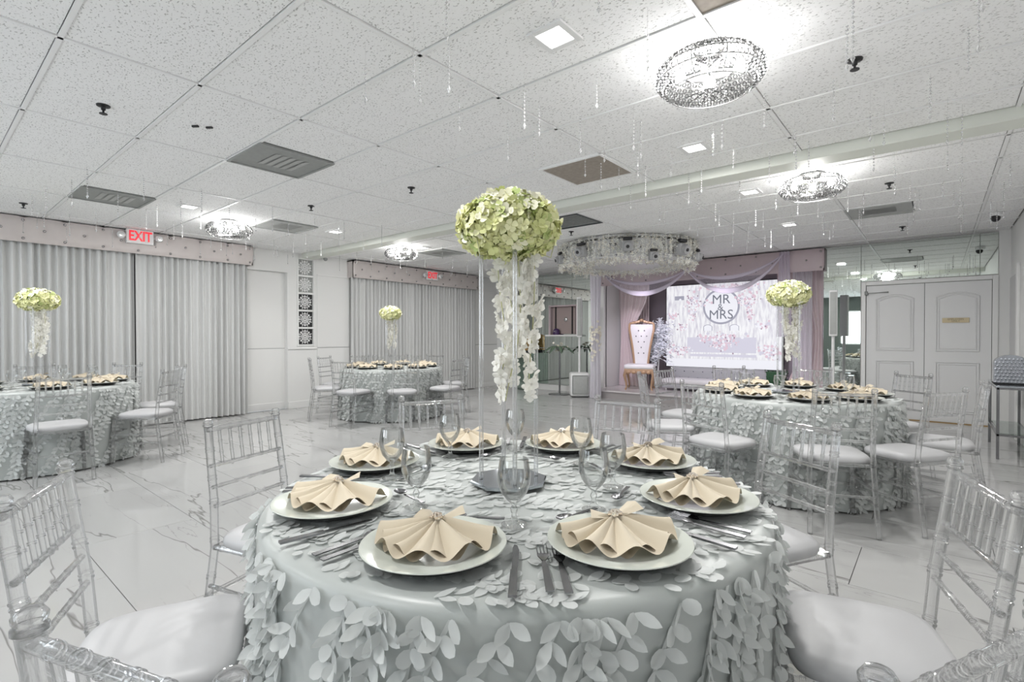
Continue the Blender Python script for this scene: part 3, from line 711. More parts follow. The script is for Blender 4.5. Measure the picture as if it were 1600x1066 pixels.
# ------------------------------------------------------------------ tables and cloths
TZ = .762; TR = .762
FOLD = [(9, .5, .3), (14, .9, 1.1), (23, .5, 2.0), (5, .35, .7)]
def fold(q): return sum(a*math.sin(n*q+p) for n, a, p in FOLD)/1.6
def skirt_pt(q, z, out=0.0):
    t = max(0, min(1, (TZ-z)/TZ)); r = TR+.012+.03*t + .028*fold(q)*min(1, t*1.6)*(.35+.65*t) + out
    return Vector((r*math.cos(q), r*math.sin(q), z))
def cloth_mesh():
    n = 180; rings = [(0.02, TZ+.003), (.3, TZ+.003), (.6, TZ+.003), (.72, TZ+.003), (.748, TZ+.002), (.762, TZ-.004), (.772, TZ-.016)]
    m = MB(); vs = []; fs = []
    for r, z in rings:
        for i in range(n): q = 2*PI*i/n; vs.append((r*math.cos(q), r*math.sin(q), z))
    zs = [.73, .68, .6, .5, .4, .3, .2, .1, .012]
    for z in zs:
        for i in range(n): vs.append(skirt_pt(2*PI*i/n, z))
    for j in range(len(rings)+len(zs)-1):
        for i in range(n): fs.append((j*n+i, j*n+(i+1) % n, (j+1)*n+(i+1) % n, (j+1)*n+i))
    fs.append(tuple(range(n))); m.add(vs, fs); return m.mesh('cloth', 'satin')
def petal_shape(L, W, curl, fat):
    """pointed oval petal along +x from its base, z up"""
    m = MB(); prof = [(0, .12), (.18, .62), (.42, 1), (.66, .9), (.86, .52), (1, .04)] if not fat else [(0, .3), (.15, .8), (.4, 1), (.65, 1), (.87, .7), (1, .12)]
    vs = []
    for t, wd in prof:
        z = curl*L*t*t
        vs += [(t*L, -wd*W/2, z+.1*W*wd), (t*L, 0, z), (t*L, wd*W/2, z+.1*W*wd)]
    fs = []
    for i in range(len(prof)-1):
        for k in range(2): fs.append((i*3+k, i*3+k+1, i*3+k+4, i*3+k+3))
    return m.add(vs, fs)
PS = [petal_shape(.046, .026, .25, False), petal_shape(.042, .03, .15, True), petal_shape(.05, .024, .35, False), petal_shape(.04, .029, .05, True)]
PSM = [p.mesh('petal', 'petal_sheer') for p in PS]
def petals_for_cloth(seed):
    rnd = random.Random(seed); out = []
    # vines on the skirt: slanting ribbons, petals left and right
    nv = 82; vines = []
    for k in range(nv):
        q0 = 2*PI*k/nv + rnd.uniform(-.03, .03); slope = rnd.choice((-.62, -.5, -.4, -.15, -.55)) ; path = []
        z = TZ-.02
        while z > .02:
            q = q0 + slope*(TZ-z) + .06*math.sin(6*z+k); path.append((q, z))
            nrm = Vector((math.cos(q), math.sin(q), 0)); tan = Vector((-math.sin(q), math.cos(q), 0))
            for sgn in (-1, 1):
                if rnd.random() < .1: continue
                d = (Vector((0, 0, -1))*rnd.uniform(.25, 1.1) + tan*sgn*rnd.uniform(.6, 1.2)).normalized()
                lift = rnd.uniform(.02, .5); ex = (d + nrm*lift).normalized()
                ez = (nrm - ex*nrm.dot(ex)).normalized(); ez = (ez + ex.cross(ez)*rnd.uniform(-.5, .5)).normalized(); ey = ez.cross(ex).normalized()
                p = skirt_pt(q, z, .004)
                M = Matrix(((ex.x, ey.x, ez.x, p.x), (ex.y, ey.y, ez.y, p.y), (ex.z, ey.z, ez.z, p.z), (0, 0, 0, 1)))
                out.append((M, rnd.randrange(4)))
            z -= rnd.uniform(.028, .042)
        vines.append(path)
    # rows of petals on the table top
    k = 0; y = -TR
    while y < TR:
        x = -TR
        while x < TR:
            px = x+rnd.uniform(-.012, .012); py = y+.06*math.sin(5*x+k)+rnd.uniform(-.008, .008); x += .021
            if px*px+py*py > (TR-.01)**2: continue
            sgn = rnd.choice((-1, 1)); a = sgn*rnd.uniform(.5, 1.3) + rnd.uniform(-.2, .2)
            M = Matrix.Translation((px, py, TZ+.0045)) @ Matrix.Rotation(a, 4, 'Z') @ Matrix.Rotation(-rnd.uniform(.0, .07), 4, 'Y') @ Matrix.Rotation(rnd.uniform(-.1, .1), 4, 'X') @ Matrix.Diagonal((.93, .93, .34, 1))
            out.append((M, rnd.randrange(4)))
        y += .043; k += 1.1
    return out, vines
CM = cloth_mesh(); PET, VINES = petals_for_cloth(5)
rib = MB()
for path in VINES:
    vs = []; fs = []
    for i, (q, z) in enumerate(path):
        for s in (-1, 1): vs.append(skirt_pt(q+s*.005/TR, z, .003))
    for i in range(len(path)-1): fs.append((2*i, 2*i+1, 2*i+3, 2*i+2))
    rib.add(vs, fs)
RIBM = rib.mesh('ribbon', 'petal_sheer')
allp = MB()
for M, k in PET: allp.merge(PS[k], M)
ALLP = allp.mesh('petals', 'petal_sheer')
cloth_info = ((T1, .4, 'white satin tablecloth with petal ribbons under eight goblets and plates', 'round table under the petalled cloth with tall goblets'),
              (T2, 1.3, 'white petalled tablecloth on the table facing the stage and doors', 'round table facing the stage and doors'),
              (T3, 2.2, 'white petalled tablecloth on the table beside the long curtain', 'round table beside the long curtain'),
              (T4, 3.1, 'white petalled tablecloth on the far table before the exit curtain', 'round table before the exit curtain'))
for i, (T, rot, lb, tl) in enumerate(cloth_info):
    c = thing('tablecloth', lb, 'tablecloth', (T[0], T[1], 0), rot)
    put('cloth', CM, c); put('ribbon', RIBM, c)
    if i == 0:
        R_ = Matrix.Rotation(rot, 4, 'Z'); cam_l = Vector((-T[0], -T[1], CAMZ)); sc = []
        for j, (M, k) in enumerate(PET):
            p = R_ @ M.translation; n_ = Vector((p.x, p.y, 0)).normalized() if p.z < TZ else Vector((0, 0, 1))
            v = cam_l-p; f = n_.dot(v.normalized())
            # keep the ones that show: ahead of the lens, inside the frame
            rel = -v; fw = Vector((-math.sin(YAW), math.cos(YAW), 0)); rt = Vector((math.cos(YAW), math.sin(YAW), 0)); d = rel.dot(fw)
            ok = d > .2 and abs(rel.dot(rt)/d) < 1 and abs(rel.z/d) < .66
            sc.append((-(f/v.length if ok else -1), j))
        near = {j for _, j in sorted(sc)[:300]}
        rest = MB()
        for j, (M, k) in enumerate(PET):
            if j in near:
                o = put('petal', PSM[k], c); o.matrix_local = M
            else: rest.merge(PS[k], M)
        stuff(rest.build('petals', 'petal_sheer', c))
    else: stuff(put('petals', ALLP, c))
    t = thing('round_table', tl, 'table', (T[0], T[1], 0), rot)
    MB().lathe([(0, .735), (.75, .735), (.755, .74), (.755, .757), (.75, .760), (0, .760)], 40).build('tabletop', 'table_board', t, smooth=False)
    for s in (-1, 1): MB().tube([(s*.5, -.3, 0), (s*.5, -.3, .735)], .015, 8).build('leg', 'steel', t); MB().tube([(s*.5, .3, 0), (s*.5, .3, .735)], .015, 8).build('leg', 'steel', t)
# ------------------------------------------------------------------ place settings
PZ = TZ+.0205
PLM = MB().lathe([(0, .004), (.105, .004), (.118, .007), (.16, .016), (.165, .0165), (.166, .0145), (.118, .0045), (.1, 0), (0, 0)], 64).mesh('charger_plate', 'plate')
PBM = MB().lathe([(0, -.006), (.13, -.006), (.15, .006), (.158, .0125), (.12, .003), (0, -.001)], 48).mesh('underside_shade', 'plate_shade')  # extra black body, stands in for the shadow crescent under the plate
def napkin_mesh(seed):
    rnd = random.Random(seed); m = MB(); npl = 5; span = math.radians(214); ph = [rnd.uniform(-.12, .12) for _ in range(8)]
    def fan(R0, zo, k, phs, th):
        def fn(u, v):
            q = -PI/2 + (u-.5)*span*k + ph[int(u*6)]*.15
            s = v; wv = .5+.5*math.cos(2*PI*(u*npl+phs)); side = abs(u-.5)*2
            R = R0*(1 - .06*side + .05*(1-wv))*(s*.96+.04)
            z = .046*(1-s)**1.6 + (.006+.05*wv*(.62+.38*side))*s**.55*(1-.25*s) + zo
            return (R*math.cos(q)*1.08, .028+R*math.sin(q), z)
        m.grid(fn, 60, 10)
    fan(.132, .004, 1.0, .5, 0); fan(.12, -.002, .93, .2, 0)
    for a, L, hgt in ((rnd.uniform(.5, .9), .07, .05), (PI-rnd.uniform(.4, .9), .06, .03)):
        d = Vector((math.cos(a), math.sin(a)*.55, 0)); nn = Vector((-d.y, d.x, 0))
        def fl2(u, v):
            w_ = .008+.026*v; p = Vector((0, .03, .046)) + d*L*v + nn*w_*(u-.5)*2; p.z += hgt*.6*v - .02*abs(u-.5)*v; return tuple(p)
        m.grid(fl2, 6, 5)
    me = m.mesh('folded_cloth', 'napkin')
    return me
NAP = [napkin_mesh(k) for k in range(3)]
br = MB(); rb = random.Random(2)
for k in range(34):
    a = rb.uniform(0, 2*PI); r = rb.uniform(0, .017)
    br.ball((r*math.cos(a), .024+r*math.sin(a)*.8, .056+.008*(1-(r/.017)**2)+rb.uniform(-.002, .002)), rb.uniform(.0028, .0048), 5, 3)
BRM = br.mesh('brooch', 'brooch', False)
def goblet_mesh():
    o = [(0, 0), (.033, 0), (.034, .002), (.026, .006), (.012, .012), (.0075, .02), (.006, .03), (.0095, .037), (.0095, .043), (.0058, .05), (.008, .056), (.02, .066), (.034, .085), (.042, .108), (.0435, .128), (.0405, .15), (.037, .172)]
    i = [(.0358, .172), (.0392, .15), (.0422, .128), (.0405, .108), (.032, .086), (.018, .069), (.0, .062)]
    return MB().lathe(o+i, 28).mesh('goblet', 'goblet_glass')
GOB = goblet_mesh()
gl2 = [(0, 0), (.034, .001), (.012, .012), (.006, .035), (.008, .056), (.034, .085), (.0435, .128), (.037, .172)]
GOB2 = MB().lathe(gl2, 14).mesh('goblet', 'goblet_glass')
def flat(pts, z0, z1):
    n = len(pts); m = MB(); m.add([(x, y, z0) for x, y in pts]+[(x, y, z1) for x, y in pts], [tuple(range(n-1, -1, -1)), tuple(range(n, 2*n))]+[(i, (i+1) % n, n+(i+1) % n, n+i) for i in range(n)]); return m
def fork_mesh():
    m = flat([(-.0085, -.1), (.0085, -.1), (.0065, 0), (.004, .03), (-.004, .03), (-.0065, 0)], 0, .003)
    def nk(u, v): return ((u-.5)*2*(.004+.009*min(1, v*1.6)), .03+.025*v, .0015+.005*math.sin(v*PI*.5))
    m.grid(nk, 4, 5); m.grid(lambda u, v: (nk(u, v)[0], nk(u, v)[1], nk(u, v)[2]+.0018), 4, 5)
    for k in range(4):
        x = -.0112+.0075*k; m.tube([(x, .054, .0073), (x*1.03, .075, .006), (x*1.0, .1, .009)], [.0017, .0016, .0008], 5)
    return m.mesh('fork', 'steel')
def knife_mesh():
    m = flat([(-.0085, -.115), (.0085, -.115), (.0075, -.01), (-.0075, -.01)], 0, .0055)
    m.merge(flat([(-.0055, -.01), (.0065, -.01), (.0085, .02), (.009, .09), (.004, .115), (-.003, .12), (-.0065, .1)], .0015, .0035), Matrix()); return m.mesh('knife', 'steel')
def spoon_mesh():
    m = flat([(-.0065, -.085), (.0065, -.085), (.003, .02), (-.003, .02)], .002, .005)
    def bw(u, v):
        a = 2*PI*u; r = v; return (.0175*r*math.cos(a), .043+.026*r*math.sin(a), .002+.008*r*r)
    m.grid(bw, 18, 5); m.grid(lambda u, v: (bw(u, v)[0], bw(u, v)[1], bw(u, v)[2]-.0015), 18, 5); return m.mesh('spoon', 'steel')
FK, KN, SPN = fork_mesh(), knife_mesh(), spoon_mesh()
def setting(T, a, r, sfx, gsfx, full, k, who=None):
    """a: angle in the view frame, degrees"""
    q = math.radians(a)+YO; R = q+PI/2      # local +y looks towards the table centre
    e = Vector((math.cos(q), math.sin(q), 0)); tn = Vector((math.cos(R), math.sin(R), 0))   # tn = local +x
    c = Vector((T[0], T[1], PZ)) + e*r
    p = thing('charger_plate', 'silver-white charger plate ' + ('set at the ' + who if who else 'under a napkin fan ' + sfx), 'plate', c, R, 'charger plates '+gsfx)
    put('dish', PLM, p); put('underside_shade', PBM, p)
    n = thing('napkin', 'cream fan napkin ' + ('at the ' + who if who else sfx), 'napkin', c+Vector((0, 0, .005)), YAW+.25*math.sin(R-YAW)+random.uniform(-.1, .1), 'fan-folded napkins '+gsfx)
    put('folded_cloth', NAP[k % 3], n); put('brooch', BRM, n)
    if full:
        def lay(name, me, da, rr, rz, lab):
            qq = q+math.radians(da); o = put(name, me, None, (T[0]+rr*math.cos(qq), T[1]+rr*math.sin(qq), PZ-.0065), qq+PI/2+rz); tag(o, lab, name, name+'s on the foremost table')
        j = lambda s: random.uniform(-s, s)
        lay('fork', FK, -15.8+j(.5), .635+j(.012), j(.05)-.08, 'polished steel fork left of a charger plate on the goblet table')
        lay('fork', FK, -19.0+j(.4), .63+j(.012), j(.05)-.03, 'polished steel fork left of a charger plate on the goblet table')
        lay('knife', KN, 18.3+j(.4), .635+j(.012), j(.05), 'polished steel knife right of a charger plate on the goblet table')
        lay('spoon', SPN, j(4), .36+j(.01), PI/2+j(.3), 'polished steel spoon beyond a charger plate on the goblet table')
PA1 = (251, 294.5, 204.5, 339.5, 157, 111.5, 68, 25)
for k, a in enumerate(PA1): setting(T1, a, .575, 'on the table with tall goblets', 'on the foremost table', True, k, W1[(2, 3, 1, 4, 0, 6, 7, 5)[k]].replace(', back towards', ' place backed by').replace(', on', ' place on'))
for nm, T, angs in (('on the table facing the stage', T2, range(14, 374, 40)), ('on the table by the long curtain', T3, (320, 2, 48, 92, 135, 180, 225, 270)), ('on the far table', T4, range(5, 365, 40))):
    for k, a in enumerate(angs): setting(T, a, .575, nm, nm, False, k)
    for a in angs:
        q = math.radians(a+17)+YO; o = put('goblet', GOB2, None, (T[0]+.44*math.cos(q), T[1]+.44*math.sin(q), TZ+.0142)); tag(o, 'clear stemmed water goblet '+nm, 'goblet', 'goblets '+nm)
for x, y in ((-1.138, .935), (-1.432, 1.071), (-1.505, 1.41), (-1.39, 1.683), (-.838, 1.01), (-.739, 1.242), (-.805, 1.473), (-1.046, 1.663)):
    o = put('goblet', GOB, None, (x, y, TZ+.0142)); tag(o, 'clear stemmed water goblet with a short knobbed stem on the foremost petalled table', 'goblet', 'goblets on the foremost table')

# ------------------------------------------------------------------ tall flower centrepieces
SH = .775   # stand height
def stand(T, rot, lb):
    t = thing('centrepiece_stand', lb, 'flower stand', (T[0]-.0153, T[1]-.0128, TZ+.0142), rot)
    n = 8; MB().lathe([(0, 0), (.125, 0), (.13, .004), (.13, .010), (.127, .014), (0, .014)], n).build('base_plate', 'mirror_plate', t, smooth=False)
    for sx in (-1, 1):
        for sy in (-1, 1): MB().tube([(sx*.066, sy*.066, .014), (sx*.066, sy*.066, SH)], .0075, 10).build('post', 'acrylic_ring', t)
    MB().lathe([(0, SH), (.11, SH), (.112, SH+.003), (.11, SH+.006), (0, SH+.006)], 32).build('top_plate', 'acrylic', t, smooth=False)
def floret_mesh(mn, seed):
    rnd = random.Random(seed); m = MB(); a0 = rnd.uniform(0, 1)
    for k in range(4):
        a = a0+k*PI/2+rnd.uniform(-.15, .15); ex = Vector((math.cos(a), math.sin(a), 0)); ey = Vector((-ex.y, ex.x, 0)); cu = rnd.uniform(.1, .5); vs = []
        for t, wd in ((.05, .12), (.4, .75), (.75, 1), (1, .55)):
            for s in (-1, 0, 1):
                vs.append(ex*.024*t + ey*s*.0125*wd + Vector((0, 0, cu*.02*t*t + .004*abs(s)*rnd.uniform(-.3, 1.2))))
        m.add(vs, [(i*3+j, i*3+j+1, i*3+j+4, i*3+j+3) for i in range(3) for j in range(2)])
    m.ball((0, 0, .002), .003, 5, 3)
    return m
FLO = {c: [floret_mesh(c, s) for s in range(3)] for c in ('floret_green', 'floret_cream', 'floret_deep')}
FLOM = {c: [f.mesh('floret', c) for f in v] for c, v in FLO.items()}
def ball_florets(seed, n):
    rnd = random.Random(seed); out = []
    g = PI*(3-math.sqrt(5))
    for k in range(n):
        z = 1-2*(k+.5)/n; r = math.sqrt(1-z*z); a = g*k
        d = Vector((r*math.cos(a), r*math.sin(a), z))
        zz = d.z*(.112 if d.z > 0 else .098); p = Vector((d.x*.16, d.y*.16, zz)) * rnd.uniform(.9, 1.05)
        nrm = Vector((d.x/.168, d.y/.168, d.z/.115)).normalized(); nrm = (nrm+Vector((rnd.uniform(-.45, .45), rnd.uniform(-.45, .45), rnd.uniform(-.45, .45)))).normalized()
        M = Matrix.Translation(p) @ nrm.to_track_quat('Z', 'Y').to_matrix().to_4x4() @ Matrix.Rotation(rnd.uniform(0, 6), 4, 'Z') @ Matrix.Scale(rnd.uniform(.8, 1.08), 4)
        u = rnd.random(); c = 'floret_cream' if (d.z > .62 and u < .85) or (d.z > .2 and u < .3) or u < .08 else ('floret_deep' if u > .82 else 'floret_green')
        out.append((M, c, rnd.randrange(3)))
    return out
def bloom():
    m = MB()
    for k in range(5):
        a = 2*PI*k/5+.3; ex = Vector((math.cos(a), math.sin(a), 0)); ey = Vector((-ex.y, ex.x, 0)); vs = []; wd0 = .017 if k in (0, 2) else .011
        for t, wd in ((.05, .2), (.4, .9), (.75, 1), (1, .4)):
            for s in (-1, 0, 1): vs.append(ex*.026*t + ey*s*wd0*wd*.8 + Vector((0, 0, .006*t*t - .003*abs(s))))
        m.add(vs, [(i*3+j, i*3+j+1, i*3+j+4, i*3+j+3) for i in range(3) for j in range(2)])
    m.ball((0, 0, .004), .005, 5, 3); return m
BL = bloom(); BLM = BL.mesh('orchid_bloom', 'orchid')
def orchid_strands(seed, spec):
    rnd = random.Random(seed); res = []
    for (x, y, z0, L, dens) in spec:
        pts = [(x+.012*math.sin(3*t+x*40)*t*3, y+.01*math.sin(4*t)*t*3, z0-L*t) for t in [i/10 for i in range(11)]]
        bl = []; n = int(L*dens*1.4)
        for k in range(n):
            t = (k+.3)/n; i = min(9, int(t*10)); p = Vector(pts[i]).lerp(Vector(pts[i+1]), t*10-i)
            a = rnd.uniform(0, 2*PI); d = Vector((math.cos(a), math.sin(a), rnd.uniform(-.5, .2))).normalized(); p = p + d*rnd.uniform(.008, .026)
            bl.append(Matrix.Translation(p) @ d.to_track_quat('Z', 'Y').to_matrix().to_4x4() @ Matrix.Rotation(rnd.uniform(0, 6), 4, 'Z') @ Matrix.Scale(rnd.uniform(.75, 1.1), 4))
        res.append((pts, bl))
    return res
BALL = ball_florets(4, 560); STR = None
stands = ((T1, .12, 'clear four-post flower stand on mirrored base amid the foremost goblets'), (T2, .5, 'clear four-post flower stand on the table facing the stage'), (T3, .3, 'clear four-post flower stand on the table by the long curtain'), (T4, .8, 'clear four-post flower stand on the far table before the exit curtain'))
names = ('large yellow-green hydrangea ball with trailing white orchids over the foremost table', 'yellow-green hydrangea ball with trailing orchids on the table facing the stage', 'pale yellow hydrangea ball with trailing orchids on the table by the long curtain', 'pale yellow hydrangea ball with trailing orchids on the far table')
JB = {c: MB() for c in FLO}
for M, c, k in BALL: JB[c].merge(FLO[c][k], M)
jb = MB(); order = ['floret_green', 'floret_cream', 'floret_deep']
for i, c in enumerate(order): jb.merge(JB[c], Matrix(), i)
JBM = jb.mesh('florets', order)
rs, rc = math.sin(YAW), math.cos(YAW)
def vf(sx, fy): return (rc*sx - rs*fy, rs*sx + rc*fy)      # sideways / away offsets -> room axes
# strand: sideways, away, top, length, blooms per metre
SPEC = [(*vf(.03, -.04), -.10, .47, 62), (*vf(.045, .0), -.10, .30, 60), (*vf(.085, -.02), -.09, .46, 46), (*vf(-.035, -.01), -.10, .40, 40), (*vf(.0, .05), -.10, .36, 40)]
STR = orchid_strands(9, SPEC)
for i, ((T, rot, lb), nm) in enumerate(zip(stands, names)):
    stand(T, rot, lb)
    c = thing('flower_arrangement', nm, 'flowers', (T[0]-.0153, T[1]-.0128, TZ+SH+.085), 0)
    MB().ball((0, 0, 0), 1, 20, 12, (.15, .15, .1)).build('foliage_core', 'floret_core', c)
    if i == 0:
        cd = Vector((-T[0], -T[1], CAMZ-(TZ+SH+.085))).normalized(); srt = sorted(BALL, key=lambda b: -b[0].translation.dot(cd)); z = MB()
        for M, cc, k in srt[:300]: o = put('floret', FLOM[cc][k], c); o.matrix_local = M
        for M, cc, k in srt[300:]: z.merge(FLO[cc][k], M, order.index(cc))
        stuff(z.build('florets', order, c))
    else: stuff(put('florets', JBM, c))
    bm_ = MB()
    for a in range(3):
        q = a*2.1+.5; x, y = math.cos(q), math.sin(q); bm_.tube([(x*.05, y*.05, -.1), (x*.1, y*.1, -.085), (x*.14, y*.14, -.1), (x*.15, y*.15, -.06)], .002, 4)
    bm_.build('wire_stem', 'stem', c)
    for pts, bl in STR:
        s_ = MB().tube(pts, .0018, 4).build('orchid_vine', 'stem', c)
        if i == 0:
            for M in bl: o = put('orchid_bloom', BLM, s_); o.matrix_local = M
        else:
            j = MB()
            for M in bl: j.merge(BL, M)
            stuff(j.build('orchid_blooms', 'orchid', s_))
# ------------------------------------------------------------------ stage
SZ = .16
st = thing('stage_platform', 'low pale stage platform with grey front below the pelmet', 'stage', (0, 0, 0))
MB().bevbox(AX0+.01, AX1-.01, 9.12, AYB-.01, SZ-.03, SZ, .006).build('deck', 'stage_top', st, smooth=False)
MB().box(AX0+.03, AX1-.03, 9.15, AYB-.02, 0, SZ-.03).build('riser', 'stage_face', st, smooth=False)
# led screen
SX0, SX1, SZ0, SZ1, SY = -4.62, -2.30, .60, 2.36, 10.88
t = thing('led_screen', 'bright screen showing white wedding decor with MR and MRS lettering', 'screen', ((SX0+SX1)/2, SY, 0))
hw = (SX1-SX0)/2
MB().bevbox(-hw-.02, hw+.02, .005, .09, SZ0-.02, SZ1+.02, .006).build('cabinet', 'black', t, smooth=False)
sm = bpy.data.materials.new('screen_image'); sm.use_nodes = True; MATS['screen_image'] = sm
nt = sm.node_tree; p = nt.nodes['Principled BSDF']; N = nt.nodes.new; L = nt.links.new
tc = N('ShaderNodeTexCoord'); mp = N('ShaderNodeMapping'); mp.inputs['Scale'].default_value = (7, 1, 1.3); L(tc.outputs['Object'], mp.inputs[0])
wv = N('ShaderNodeTexNoise'); wv.inputs['Scale'].default_value = 3; wv.inputs['Detail'].default_value = 3; L(mp.outputs[0], wv.inputs['Vector'])
cr = N('ShaderNodeValToRGB'); cr.color_ramp.elements[0].color = (.58, .55, .66, 1); cr.color_ramp.elements[0].position = .25; cr.color_ramp.elements[1].color = (.97, .97, 1, 1); cr.color_ramp.elements[1].position = .58; L(wv.outputs['Fac'], cr.inputs[0])
p.inputs['Base Color'].default_value = (.02, .02, .02, 1); L(cr.outputs[0], p.inputs['Emission Color']); p.inputs['Emission Strength'].default_value = .74; p.inputs['Roughness'].default_value = .35
MB().box(-hw, hw, 0, .006, SZ0, SZ1).build('screen_picture', 'screen_image', t, smooth=False)
def disc(cx, cz, r, y, mn, name, r2=0, n=48, q0=0, q1=2*PI):
    m = MB(); pts = []
    k = n+1
    vs = [(cx+R_*math.cos(q0+(q1-q0)*i/n), y, cz+R_*math.sin(q0+(q1-q0)*i/n)) for R_ in (r2 or .0001, r) for i in range(k)]
    m.add(vs, [(i, i+1, k+i+1, k+i) for i in range(n)]); return m.build(name, mn, t, smooth=False)
pw, ph = 2*hw, SZ1-SZ0
def sp_(u, v): return (-hw+pw*u, SZ1-ph*v)      # screen fractions
cx, cz = sp_(.505, .275)
disc(cx, cz, .37, -.001, 'screen_white', 'emblem_disc'); disc(cx, cz, .37, -.002, 'screen_grey', 'emblem_ring', .33)
for txt, u, v, sz in (('MR', .505, .195, .27), ('&', .50, .285, .19), ('MRS', .505, .375, .27)):
    x, z = sp_(u, v); o = put('lettering', text_mesh(txt, sz, 'screen_line', .0003), t, (x, -.004, z)); o.rotation_euler = (PI/2, 0, 0)
def rect(u0, u1, v0, v1, y, mn, name):
    (a, b), (c_, d) = sp_(u0, v0), sp_(u1, v1); MB().box(a, c_, y, y+.0005, d, b).build(name, mn, t, smooth=False)
rect(0, 1, .9, 1, -.0008, 'screen_white', 'print_floor'); rect(.2, .8, .64, .82, -.0012, 'screen_soft', 'print_table'); rect(.23, .8, .84, .87, -.001, 'screen_soft', 'print_step')
rect(.08, .17, .13, .18, -.001, 'screen_grey', 'print_block')
for u in (.39, .62):
    a = arch_outline(-.085, .085, 0, .09, .035); x, z = sp_(u, .56); n_ = len(a)
    MB().add([(x+q[0], -.003, z+q[1]) for q in a], [tuple(range(n_))]).build('print_chair', 'screen_white', t, smooth=False)
    MB().tube([(x+q[0], -.003, z+q[1]) for q in a[1:]+a[:1]], .007, 4).build('print_chair_frame', 'screen_grey', t)
rf = random.Random(8); fm = {k: MB() for k in ('screen_pink', 'screen_plum', 'screen_soft', 'screen_white')}
for (u, v, su, sv, n_) in ((.27, .2, .1, .1, 90), (.25, .35, .03, .1, 40), (.74, .2, .09, .09, 90), (.75, .36, .03, .09, 40), (.5, .64, .17, .05, 150), (.52, .72, .13, .07, 120), (.1, .8, .1, .07, 90), (.9, .8, .09, .08, 90), (.05, .38, .06, .06, 60), (.16, .52, .05, .04, 35), (.86, .5, .05, .04, 35), (.5, .04, .3, .03, 60), (.7, .06, .2, .04, 60)):
    for _ in range(n_):
        a, b = rf.gauss(u, su*.5), rf.gauss(v, sv*.5)
        if not (.01 < a < .99 and .01 < b < .97): continue
        x, z = sp_(a, b); r = rf.uniform(.012, .034); k = rf.choice(('screen_pink', 'screen_pink', 'screen_plum', 'screen_soft', 'screen_white', 'screen_white'))
        if k == 'screen_plum': r *= .6
        y = -.002-rf.random()*.0015
        fm[k].add([(x+r*math.cos(2*PI*i/6), y, z+r*math.sin(2*PI*i/6)) for i in range(6)], [tuple(range(6))])
for k, m_ in fm.items(): stuff(m_.build('flower_print', k, t, smooth=False))

# drapes
def drape(name, x0, x1, y, z0, z1, label, mn, npl, tie=None, amp=.03, seed=0):
    rnd = random.Random(seed); ph = [rnd.uniform(-.6, .6) for _ in range(npl+2)]
    def fn(u, v):
        z = z0+(z1-z0)*v; xc = x0+(x1-x0)*u
        if tie:
            tz, tx, k = tie; g = math.exp(-((z-tz)/.55)**2) if z > tz else math.exp(-((z-tz)/.9)**2)
            xc = xc*(1-g*(1-k)) + tx*g*(1-k)
        return (xc, y+amp*math.sin(2*PI*u*npl+ph[int(u*npl)]), z)
    return tag(MB().grid(fn, npl*8, 20).build(name, mn), label, 'drape')
struct(MB().bevbox(AX0-.07, AX0+.03, YB-.07, YB+.02, 0, H-.01, .008).build('trim_2', 'trim_white', smooth=False), 'white upright casing between end mirror and stage', 'trim')
drape('stage_drape', AX0+.04, -4.98, 10.78, SZ+.005, 2.4, 'tall pale pink pleated drape behind the gold throne', 'pink_drape', 8, seed=1)
drape('stage_drape', AX0+.02, -4.75, 10.3, SZ+.005, 2.45, 'mauve pink tied-back drape beside the white column drape', 'pink_drape', 7, (1.35, AX0+.12, .45), seed=2)
drape('stage_drape', -2.25, AX1-.06, 10.2, SZ+.005, 2.45, 'pink tied-back drape at the stage end beside the mirror', 'pink_drape', 7, (1.25, AX1-.1, .4), seed=3)
drape('stage_drape', AX1-.5, AX1-.2, 9.95, SZ+.005, 2.4, 'narrow pale lace drape at the stage end', 'white_sheer', 4, seed=4)
def column_drape(x, y, z1, label, mn, flowers):
    t = thing('column_drape', label, 'drape', (x, y, 0))
    def fn(u, v):
        q = 2*PI*u; z = .01+(z1-.01)*v; r = (.075 + .03*abs(z-1.35)/1.3)*(1+.16*math.sin(9*q)); return (r*math.cos(q), r*math.sin(q), z)
    MB().grid(fn, 54, 14, closed=True).build('gathered_cloth', mn, t)
    if flowers:
        rnd = random.Random(5); m = MB()
        for k in range(60):
            a = rnd.uniform(-2.6, .2); z = 1.35+rnd.gauss(0, .08) if k < 34 else rnd.uniform(.75, 1.3); r = .1+rnd.uniform(0, .03)
            m.merge(BL, Matrix.Translation((r*math.cos(a), r*math.sin(a), z)) @ Vector((math.cos(a), math.sin(a), rnd.uniform(-.4, .4))).to_track_quat('Z', 'Y').to_matrix().to_4x4() @ Matrix.Scale(1.1, 4))
        stuff(m.build('flower_cluster', 'bloom_cream', t))
column_drape(-5.33, 9.02, 2.62, 'lilac white gathered column drape with flowers at the stage corner', 'white_sheer', True)
def swag(x0, x1, y, za, zb, sag, label):
    t = thing('fabric_swag', label, 'swag')
    for k, (sg, wd, oy) in enumerate(((sag*.52, .05, 0), (sag, .075, .03))):
        def fn(u, v):
            x = x0+(x1-x0)*u; c_ = sg*(4*u*(1-u))**.9; w_ = wd*(.4+.9*math.sin(PI*u)); q = v*2*PI
            return (x, y-oy-.03*math.sin(PI*u)+.022*math.cos(q)*(1+.2*math.sin(3*q)), za+(zb-za)*u-c_+w_*.5*math.sin(q))
        MB().grid(fn, 40, 12).build('gathered_band', 'lilac_sheer', t)
    def vl(u, v):
        x = x0+(x1-x0)*u; c_ = (4*u*(1-u))**.9
        return (x, y-.02+.008*math.sin(v*20), za+(zb-za)*u-c_*(sag*.52+(sag*.48)*v))
    MB().grid(vl, 36, 10).build('sheer_web', 'thin_sheer', t)
